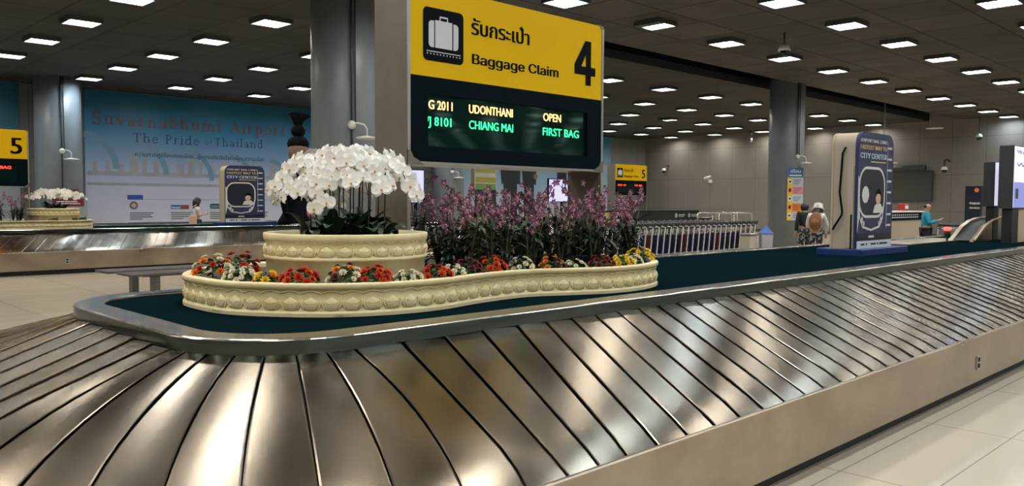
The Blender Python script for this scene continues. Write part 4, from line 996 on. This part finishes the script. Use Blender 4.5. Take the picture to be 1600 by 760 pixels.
for x in (18.6, 20.1): MB().box(x-.03, x+.03, 15.64, 15.68, 0, 1.0).build('post', M_conduit, o)
for i, c in enumerate((M_white, MATS['notice_red'], M_white, MATS['notice_orange'], M_white, MATS['notice_blue'])):
    q = rect(MB(), 18.36+i*.33, 18.62+i*.33, 1.03, 1.25, f, .004).build('pictogram', c, o); flat(MB(), ell(18.49+i*.33, 1.14, .06, n=10), f, .006).build('symbol', M_ink, q)

# ------------------------------------------------------------------ back wall: counter, banner, pipes, cameras
o = empty('service_counter', (25.6, 9.6, 0), 'beige service counter with a black sign strip behind the near totem', 'counter')
MB().bbox(23.0, 27.0, 9.3, 10.0, 0, 1.12, .02).build('body', M_tan, o); MB().bbox(22.95, 27.1, 9.25, 10.05, 1.34, 1.38, .01).build('top', M_white, o)
st_ = MB().box(23.0, 26.85, 9.28, 9.9, 1.12, 1.34).build('sign_strip', M_ink, o)
MB().box(26.86, 27.05, 9.27, 10.0, 0, 1.34).build('end_panel', M_white, o)
f = FY(9.28); m = MB()
for k, z in enumerate((1.25, 1.18)):
    for i in range(16): rect(m, 23.9+i*.16-.02*k, 24.0+i*.16, z, z+.035, f, .004)
m.build('sign_print', M_pale, st_)
o = empty('red_box', (26.6, 9.8, 1.38), 'small red box standing on the service counter', 'box'); MB().bbox(26.45, 26.8, 9.7, 9.9, 1.38, 1.60, .02).build('shell', mat('box_red', (.45,.03,.025), .5), o); MB().box(26.5, 26.75, 9.697, 9.70, 1.44, 1.54).build('front_label', M_pale, o)
o = empty('banner_stand', (38.0, 11.2, 0), 'tall navy baggage services pylon in front of the back wall', 'banner')
fb = lambda a, b, d: (38.0-d, 11.2-a, b)
MB().box(38.0, 38.25, 10.9, 11.5, 0, 2.35).build('pylon', M_navy2, o)
MB().box(37.9, 38.35, 10.85, 11.55, 0, .05).build('foot', M_black, o)
text(MB(), 'Baggage', -.12, .28, 1.60, 1.72, fb, .004, .03).build('lettering', M_white, o); text(MB(), 'Services', -.12, .27, 1.40, 1.52, fb, .004, .03).build('lettering', M_white, o)
flat(MB(), ell(.14, 2.18, .09), fb, .004).build('orange_mark', MATS['notice_orange'], o)
o = empty('wall_panel_board', (41.9, 15.2, 1.7), 'large dark grey panel on the back wall right of the near totem', 'panel')
MB().bbox(41.88, 42.0, 14.16, 17.6, 1.74, 3.15, .01).build('panel', mat('panel_grey', (.05,.055,.05), .45), o)
m = MB()
for a, b, c, d in ((14.12,17.64,3.13,3.17),(14.12,17.64,1.72,1.76),(14.12,14.18,1.74,3.15)): m.box(41.86, 41.99, a, b, c, d)
m.build('edge_frame', M_conduit, o)
o = empty('air_duct', (41.8, 15.8, 3.28), 'horizontal dark duct on the back wall above the dark panel', 'duct')
MB().tube([(41.8,14.45,3.33),(41.8,17.6,3.33)], .13, 14).build('pipe', mat('duct_grey', (.06,.068,.062), .5), o)
MB().tube([(41.8,14.42,3.33),(41.8,14.47,3.33)], .145, 14).build('end_cap', M_conduit, o)
def dome_cam(x, y, z, label, wall=True, s=1.0, pole=0):
    o = empty('dome_camera', (x, y, z), label, 'camera', 'security cameras')
    if wall: MB().tube([(x+.5*s, y, z+.30*s),(x+.2*s,y,z+.36*s),(x,y,z+.30*s),(x,y,z+.12*s)], .03*s, 8).build('bracket', M_conduit, o)
    if pole: MB().tube([(x,y,z+pole),(x,y,z+.1*s)], .022*s, 8).build('pole', M_conduit, o)
    MB().lathe([(.03,.16),(.09,.14),(.135,.06),(.14,0),(.13,-.005)], 24, (x,y,z)).build('housing', M_white, o)
    MB().lathe([(.125,0),(.115,-.06),(.08,-.115),(.02,-.135)], 24, (x,y,z)).build('dome', M_glass_dark, o)
dome_cam(41.29, 13.42, 3.18, 'white dome camera on a bracket on the back wall, right of the dark panel', s=1.4)
dome_cam(41.5, 29.25, 3.50, 'small dome camera on the back wall beside the small number 5 sign')
dome_cam(18.05, 9.41, 5.13, 'dome camera hanging from the ceiling in front of a light', wall=False, pole=.41)
dome_cam(41.3, 12.0, 4.62, 'dome camera hanging on a pole near the right end of the back wall', wall=False, pole=.92, s=1)
o = empty('bullet_camera', (41.6, 26.3, 3.0), 'white bullet camera on the back wall between the corner and the right column', 'camera', 'security cameras')
MB().tube([(42.0,26.3,2.85),(41.75,26.3,2.88),(41.65,26.3,2.98)], .025, 8).build('bracket', M_white, o)
MB().tube([(41.75,26.15,3.12),(41.5,26.45,3.0)], .07, 12).build('body', M_white, o)
MB().box(41.9, 42, 26.2, 26.4, 2.75, 2.95).build('wall_plate', M_white, o)
def hanging_lamp(x, y, ztop, zb, label):
    o = empty('hanging_lamp', (x, y, zb), label, 'lamp', 'flat lamps hanging by the back wall')
    MB().tube([(x,y,ztop),(x,y,zb+.03)], .03, 8).build('rod', mat('rod_tan', (.32,.28,.22), .5), o)
    MB().lathe([(.04,.06),(.12,.05),(.33,.02),(.34,0),(.03,-.01)], 24, (x+.2*RT.x, y+.2*RT.y, zb)).build('shade', M_white, o)
hanging_lamp(33.0, 12.95, ZC, 3.17, 'flat lamp on a long rod behind the near totem')
hanging_lamp(38.0, 12.98, ZC, 4.85, 'flat lamp on a short rod near the back wall')
o = empty('hanging_lamp', (40.8, 23.1, 5.0), 'small hanging rod lamp near the ceiling left of the right column', 'lamp', 'flat lamps hanging by the back wall')
MB().tube([(40.8,23.1,ZC),(40.85,23.1,5.08)], .03, 8).build('rod', M_conduit, o); MB().tube([(40.85,23.1,5.10),(40.8,23.1,4.9)], .055, 10).build('shade', M_white, o)

# ------------------------------------------------------------------ far carousel: mirrored planter with orchids
P5 = [(9.2-x, y+OY) for x, y in OUT4][::-1]
T5 = (6.05, 21.95)
pl5 = planter(P5, 'smaller looking cream planter on the far carousel at the left edge of the photo', T5, .535, (4.0, YC+OY, ZB))
r5 = random.Random(8)
for i in range(11):
    az = R(-175+i*33); br = .10+.06*(i%3)
    white_orchid(T5[0]+br*cos(az), T5[1]+br*sin(az), zt, az, .42+.05*(i%2), .46, .16, 10, f'distant cream white orchid on the far planter, {ORD[i]} of its clump', r5, 'white orchids on the far planter', bs=1.05)
for i in range(14):
    x = 3.9+.13*i; 
    if x > 5.35: x -= 1.9
    purple_orchid(x, 21.45+.22*(i%3), zs, r5, f'distant mauve orchid under the cut-off number 5 sign, {ORD[i]} of its bed', 'mauve orchids on the far planter', 1.15)
for i, (x, y) in enumerate(((6.62,21.75),(6.35,21.5),(5.9,21.38),(6.74,22.1))):
    clump(x, y, zs, ['dark red','burgundy'] if i % 2 else ['dark red'], f'dark bedding clump on the far planter, {ORD[i]} from its right end', .12, .09, 5, r5, .7, 'dark bedding on the far planter')

# ------------------------------------------------------------------ bench between the carousels
bn = empty('bench', (6.3, 13.6, 0), 'dark two-plank bench on steel legs between the two carousels', 'bench')
M_plank = mat('bench_plank', (.05, .036, .038), .75, 0, (.10, .075, .078), 3)
MB().bbox(4.55, 7.75, 13.78, 14.38, .42, .455, .01).build('plank', M_plank, bn); MB().bbox(4.62, 7.75, 12.98, 13.58, .42, .455, .01).build('plank', M_plank, bn)
for x in (5.02, 6.05, 7.1):
    for y in (13.12, 14.02):
        MB().bbox(x, x+.10, y, y+.18, 0, .40, .008).build('leg', mat('bench_leg', (.16,.16,.15), .35, .6), bn)
m = MB(); m.box(4.9, 7.5, 13.25, 13.29, .385, .42); m.box(4.9, 7.5, 14.1, 14.14, .385, .42); m.build('rail', M_conduit, bn)
# red notice in front of the far left column
o = empty('red_notice', (8.4, 28.6, 0), 'grey stand with dark red notices in front of the far left column', 'notice')
MB().bbox(7.72, 8.88, 28.62, 28.68, .3, 1.72, .01).build('board', mat('stand_grey', (.30,.31,.32), .5), o)
for x in (7.9, 8.7): MB().box(x-.03, x+.03, 28.64, 28.67, 0, .3).build('leg', M_conduit, o)
f = FY(28.62)
for x0, x1, z0, z1 in ((7.85,8.78,1.38,1.63),(8.2,8.62,1.70,1.92)):
    q = MB().prism(rrect(x0, x1, z0, z1, .03), f, 0, .012).build('red_plate', mat('notice_dark_red', (.16,.015,.02), .5), o)
    m = MB(); rect(m, x0+.12, x1-.2, z0+.13, z0+.16, f, .014); rect(m, x0+.12, x1-.12, z0+.07, z0+.095, f, .014); m.build('white_print', M_white, q)

# ------------------------------------------------------------------ statue with plumed hair behind the white orchids
SX_, SY_ = 12.85, 22.3
stt = empty('statue', (SX_, SY_, ZB), 'tall dark figure statue with plumed hair and pink skirt behind the white orchids', 'statue')
M_sd = mat('statue_dark', (.004,.005,.008), .9); M_sd.node_tree.nodes['Principled BSDF'].inputs['Specular IOR Level'].default_value = .1; M_sp = mat('statue_pink', (.45,.09,.11), .55); M_sk = mat('statue_skin', (.20,.12,.09), .5)
MB().lathe([(.62,0),(.60,.10),(.48,.30),(.40,.62),(.36,.72)], 28, (SX_,SY_,ZB)).build('skirt', M_sd, stt)
MB().lathe([(.34,.03),(.33,.10),(.29,.34),(.25,.50),(.15,.54)], 28, (SX_+.24,SY_-.32,ZB)).build('pink_sash', M_sp, stt)
MB().lathe([(.36,.70),(.40,.80),(.37,.95),(.40,1.20),(.42,1.45),(.36,1.62),(.18,1.72),(.12,1.78)], 28, (SX_,SY_,ZB)).build('torso', M_sd, stt)
m = MB()
for sgn in (-1, 1): m.tube([(SX_+sgn*.36,SY_,ZB+1.50),(SX_+sgn*.50,SY_-.05,ZB+1.30),(SX_+sgn*.58,SY_-.12,ZB+.80),(SX_+sgn*.56,SY_-.22,ZB+.35),(SX_+sgn*.45,SY_-.3,ZB+.16)], [.15,.17,.13,.08,.05], 12)
m.build('sleeves', M_sd, stt)
m = MB(); m.lathe([(.11,1.74),(.12,1.86),(.25,1.95),(.30,2.10),(.29,2.28),(.24,2.40)], 24, (SX_,SY_,ZB)); m.ball((SX_-.06,SY_-.29,ZB+2.13), (.03,.06,.05), 8, 6); m.build('head', M_sk, stt)
m = MB(); m.ball((SX_+.02,SY_+.03,ZB+2.40), (.33,.33,.26)); m.ball((SX_+.02,SY_+.03,ZB+2.78), (.22,.22,.20)); m.build('hair', M_sd, stt)
m = MB()
for i in range(9):
    a = -1.0+i*.27
    m.tube([(SX_+.05*i/9,SY_,ZB+2.9), (SX_+.16*sin(a),SY_,ZB+3.12), (SX_+.36*sin(a)+.05,SY_,ZB+3.22+.14*cos(a)), (SX_+.48*sin(a)+.02,SY_,ZB+3.20+.16*cos(a*1.3))], [.07,.055,.035,.006], 7)
m.build('plume', M_sd, stt)

# ------------------------------------------------------------------ people
def skin(name, verts, edges, radii, mm, parent, sub=2, extra=None, root=0):
    me = bpy.data.meshes.new(name); me.from_pydata(verts, edges, []); ob = bpy.data.objects.new(name, me); COL.objects.link(ob)
    md = ob.modifiers.new('skin', 'SKIN'); md.use_smooth_shade = True
    sv = me.skin_vertices[0].data
    for i, r in enumerate(radii): sv[i].radius = (r, r) if not isinstance(r, tuple) else r; sv[i].use_root = i == root
    sb = ob.modifiers.new('sub', 'SUBSURF'); sb.levels = sub; sb.render_levels = sub
    dg = bpy.context.evaluated_depsgraph_get(); ev = ob.evaluated_get(dg); nm = bpy.data.meshes.new_from_object(ev)
    bpy.data.objects.remove(ob); bpy.data.meshes.remove(me)
    m = MB(); m.add([tuple(v.co) for v in nm.vertices], [tuple(p.vertices) for p in nm.polygons]); m.sm = [True]*len(m.f); bpy.data.meshes.remove(nm)
    if extra: extra(m)
    return m.build(name, mm, parent, (0,0,0))
class Sk:
    def __init__(s): s.v = []; s.e = []; s.r = []
    def chain(s, pts, start=None):
        p = start
        for q, r in pts:
            s.v.append(tuple(q)); s.r.append(r); i = len(s.v)-1
            if p is not None: s.e.append((p, i))
            p = i
        return p
def person(name, loc, rz, label, J, top, bottom, shoe, hair='long', hat=None, topmat=None, sleeve='long', botr=1.0, skirt=False):
    """J: joints (local x right, y forward, z up). One continuous body; clothes and hair are parts."""
    o = empty('person', loc, label, 'person', None, rz)
    V = {k: Vector(v) for k, v in J.items()}
    b = Sk()
    pel = b.chain([(V['pelvis'], .125)]); sp = b.chain([(V['waist'], .115), (V['chest'], .125)], pel)
    nk = b.chain([(V['neck'], .055)], sp); hd = b.chain([(V['head'], .088), (V['crown'], .080)], nk)
    fw = (V['face']-V['head']).normalized()
    b.chain([(V['head']+fw*.085+(V['neck']-V['head']).normalized()*.02, .018)], hd-1)
    for sd in 'LR':
        w = b.chain([(V['sho'+sd], .060), (V['elb'+sd], .043), (V['wri'+sd], .028)], sp)
        dirn = (V['wri'+sd]-V['elb'+sd]).normalized(); side = dirn.cross(Vector((0,0,1))); side = side.normalized() if side.length > .1 else Vector((1,0,0)); dn = side.cross(dirn).normalized()
        palm = V['wri'+sd]+dirn*.055; pi_ = b.chain([(palm, .030)], w)
        for k, ln in enumerate((.070,.080,.075,.058)):
            q = palm+side*(.027-.018*k)+dirn*.035; b.chain([(q, .0095), (q+dirn*ln*.5+dn*.010, .009), (q+dirn*ln*.8+dn*.034, .008)], pi_)
        sg = 1 if sd == 'L' else -1
        b.chain([(palm+side*.038*sg-dirn*.01, .011), (palm+side*.055*sg+dirn*.03+dn*.015, .009)], pi_)
        b.chain([(V['hip'+sd], .088), (V['kne'+sd], .058), (V['ank'+sd], .038), (V['toe'+sd], .034)], pel)
    def face(m):
        sx = fw.cross(Vector((0,0,1))).normalized()
        for g in (-1, 1): m.ball(tuple(V['head']+sx*g*.088), (.016,.022,.03), 8, 6)
    skin('body', b.v, b.e, b.r, M_skin, o, 2, face)
    # shirt
    t = Sk(); pv = t.chain([(V['pelvis']+Vector((0,0,.02)), .150)]); ch_ = t.chain([(V['waist'], .138), (V['chest'], .150)], pv); t.chain([(V['chest'].lerp(V['neck'], .75), .075)], ch_)
    for sd in 'LR':
        if sleeve == 'long': t.chain([(V['sho'+sd], .080), (V['elb'+sd], .060), (V['elb'+sd].lerp(V['wri'+sd], .92), .045)], ch_)
        else: t.chain([(V['sho'+sd], .078), (V['sho'+sd].lerp(V['elb'+sd], .45), .066)], ch_)
    skin('top', t.v, t.e, t.r, top, o)
    t = Sk(); pv = t.chain([(V['pelvis']-Vector((0,0,.01)), .140*botr)])
    for sd in 'LR': t.chain([(V['hip'+sd], .108*botr), (V['kne'+sd], .080*botr), (V['ank'+sd]+Vector((0,0,.02)), .062*botr)], pv)
    skin('trousers', t.v, t.e, t.r, bottom, o)
    for sd in 'LR':
        d = (V['toe'+sd]-V['ank'+sd]); t = Sk(); t.chain([(V['ank'+sd]-Vector((0,0,.03)), .045), (V['ank'+sd]+d*.55+Vector((0,0,-.01)), .044), (V['toe'+sd]+d*.12, .036)]); skin('shoe', t.v, t.e, t.r, shoe, o, 1)
    up = (V['crown']-V['head']).normalized(); c = V['head']+up*.045-fw*.022
    m = MB(); m.ball(tuple(c), (.108,.112,.115), 16, 10)
    if hair == 'long':
        m.tube([c-fw*.05, c-fw*.085-up*.10, c-fw*.10-up*.24, c-fw*.09-up*.36], [.09,.095,.085,.04], 12)
        sx = fw.cross(up).normalized()
        for g in (-1,1): m.tube([c+sx*g*.08, c+sx*g*.095-up*.12, c+sx*g*.09-up*.26], [.05,.045,.015], 8)
    if hair == 'bald': 
        m = MB(); m.tube([c-fw*.06-up*.06+fw.cross(up)*g for g in (-.085,-.05,0,.05,.085)], [.02,.045,.05,.045,.02], 10)
    m.build('hair', M_hair, o, (0,0,0))
    if hat:
        Mx = Matrix.Translation(c+up*.03) @ up.to_track_quat('Z', 'Y').to_matrix().to_4x4()
        MB().lathe([(.175,-.055),(.17,-.045),(.122,.0),(.116,.06),(.10,.105),(.06,.118),(.01,.12)], 24, M=Mx).build('hat', hat, o, (0,0,0))
    return o
STAND = dict(pelvis=(0,0,.90), waist=(0,.01,1.04), chest=(0,0,1.22), neck=(0,.01,1.40), head=(0,.03,1.50), crown=(0,.02,1.57), face=(0,.13,1.49),
  shoL=(-.17,0,1.32), elbL=(-.22,-.02,1.06), wriL=(-.22,.06,.84), shoR=(.17,0,1.32), elbR=(.22,-.02,1.06), wriR=(.22,.06,.84),
  hipL=(-.09,0,.84), kneL=(-.10,.02,.47), ankL=(-.10,-.02,.08), toeL=(-.12,.13,.04), hipR=(.09,0,.84), kneR=(.10,.02,.47), ankR=(.10,-.02,.08), toeR=(.12,.13,.04))
def pose(**k): d = dict(STAND); d.update(k); return d
C_white = mat('cloth_white', (.66,.64,.60), .8); C_dark = mat('cloth_dark', (.012,.014,.018), .85); C_blue = mat('cloth_turquoise', (.02,.32,.44), .8)
C_jean = mat('cloth_teal', (.02,.05,.06), .85); C_print = mat('cloth_printed', (.015,.02,.022), .85, 0, (.35,.36,.36), 14, thr=(.52,.58)); C_brown = mat('leather_brown', (.20,.075,.03), .6)
# woman with phone in front of the mural (faces right, towards +X)
wp = person('person', (11.93, 27.4, 0), R(-105), 'woman in a white top looking at her phone, in front of the airport mural',
    pose(head=(0,.06,1.52), crown=(0,.06,1.59), face=(0,.15,1.47), elbL=(-.20,.02,1.08), wriL=(-.06,.27,1.12), elbR=(.20,.02,1.08), wriR=(.06,.27,1.12)), C_white, C_jean, M_grip, 'long', sleeve='short')
o = empty('phone', (11.93+.33*sin(R(105)), 27.4+.33*cos(R(105)), 1.13), 'phone held by the woman in front of the mural', 'phone', None, R(-105))
MB().bbox(-.035, .035, -.006, .006, -.03, .11, .003).build('case', M_ink, o, (0,0,0)); MB().box(-.03, .03, -.0075, -.006, -.02, .10).build('screen', M_screen, o, (0,0,0))
o = empty('shoulder_bag', (11.72, 27.22, .80), 'beige bag hanging behind the woman in the white top', 'bag')
MB().bbox(11.60, 11.84, 27.14, 27.28, .80, 1.08, .03).build('bag_body', mat('bag_beige', (.55,.36,.24), .6), o); MB().tube([(11.62,27.2,1.06),(11.74,27.24,1.38),(11.90,27.3,1.44)], .012, 6).build('strap', MATS['bag_beige'], o)
# woman in a white hat bending over luggage
person('person', (20.3, 9.62, 0), R(-75), 'woman in a white hat and white top bending over luggage by the right column',
    pose(pelvis=(0,-.08,.90), waist=(0,.0,1.04), chest=(0,.12,1.19), neck=(0,.22,1.33), head=(0,.29,1.40), crown=(0,.32,1.47), face=(0,.37,1.36), shoL=(-.17,.13,1.28), elbL=(-.24,.24,1.03), wriL=(-.20,.36,.80), shoR=(.17,.13,1.28), elbR=(.24,.20,1.03), wriR=(.20,.34,.80)),
    C_white, C_print, M_grip, 'long', hat=C_white)
o = empty('backpack', (20.3, 9.62, .85), 'brown leather backpack on the back of the woman in the white hat', 'backpack', None, R(-75))
Bq = Matrix.Translation((.02,-.17,.30)) @ Matrix.Rotation(R(-18), 4, 'X')
MB().ball((0,0,0), (.155,.095,.24), 16, 12, M=Bq).build('bag_body', C_brown, o, (0,0,0)); MB().ball((0,-.08,-.07), (.12,.06,.10), 12, 8, M=Bq).build('front_pocket', C_brown, o, (0,0,0))
m = MB()
for g in (-1,1): m.tube([Bq @ Vector((g*.09,.08,.20)), Bq @ Vector((g*.10,.20,.25)), Bq @ Vector((g*.12,.22,.0)), Bq @ Vector((g*.10,.08,-.18))], .014, 6)
m.build('strap', C_brown, o, (0,0,0))
# dark traveller left of her, mostly behind the column
person('person', (21.0, 10.25, 0), R(-40), 'traveller in black seen from behind between the right column and the woman in white',
    pose(head=(0,.06,1.44), crown=(0,.06,1.50), face=(0,.15,1.42), neck=(0,.03,1.36)), C_dark, C_print, M_grip, 'short')
# luggage trolley with bags
o = empty('suitcase', (20.75, 8.95, .35), 'small striped suitcase on the floor right of the woman in white', 'suitcase')
MB().bbox(20.45, 21.0, 8.75, 9.0, .03, .72, .04).build('shell', C_white, o)
m = MB(); m.box(20.58, 20.68, 8.742, 8.75, .08, .68); m.build('pink_stripe', mat('stripe_pink', (.6,.22,.18), .6), o); MB().box(20.76, 20.88, 8.742, 8.75, .08, .68).build('dark_stripe', C_dark, o)
m = MB()
for x in (20.5,20.95): m.ball((x,8.87,.03), (.025,.03,.03), 8, 6)
m.build('wheels', M_grip, o)
MB().tube([(20.6,8.9,.71),(20.6,8.9,.76),(20.85,8.9,.76),(20.85,8.9,.71)], .012, 6).build('handle', M_grip, o)
o = empty('duffel_bag', (20.7, 8.9, .78), 'black duffel bag on top of the striped suitcase', 'bag', 'bags beside the totem')
MB().ball((20.68,8.88,.97), (.34,.17,.205), 18, 12).build('bag_body', C_dark, o); MB().tube([(20.5,8.85,1.08),(20.58,8.83,1.2),(20.78,8.83,1.2),(20.86,8.85,1.08)], .014, 6).build('handle', C_dark, o)
o = empty('red_bag', (21.3, 9.1, .6), 'red bag behind the black duffel bag', 'bag', 'bags beside the totem')
MB().bbox(21.15, 21.75, 9.0, 9.25, .0, 1.18, .07).build('bag_body', mat('bag_red', (.42,.02,.03), .6), o); MB().tube([(21.3,9.12,1.17),(21.35,9.12,1.25),(21.55,9.12,1.25),(21.6,9.12,1.17)], .014, 6).build('handle', C_dark, o)
# man in turquoise pushing a trolley
person('person', (24.15, 8.28, 0), R(-150), 'bald man in a turquoise top standing beside the service counter',
    pose(elbL=(-.22,.03,1.06), wriL=(-.14,.28,1.10), elbR=(.22,.03,1.06), wriR=(.14,.27,1.14), head=(0,.04,1.52), crown=(0,.03,1.60)), C_blue, C_dark, M_grip, 'bald')
o = empty('black_bag', (24.75, 8.2, .78), 'black shoulder bag hanging in front of the man in turquoise', 'bag')
MB().ball((24.62,8.42,.93), (.16,.14,.24), 14, 10).build('bag_body', C_dark, o); MB().tube([(24.6,8.42,1.14),(24.5,8.42,1.28),(24.35,8.35,1.34)], .012, 6).build('strap', C_dark, o)
o = copy_tree(tp); o.location = (25.0, 7.98, 0); tag(o, 'single white trolley pushed by the man in turquoise', 'trolley', None); del o['group']
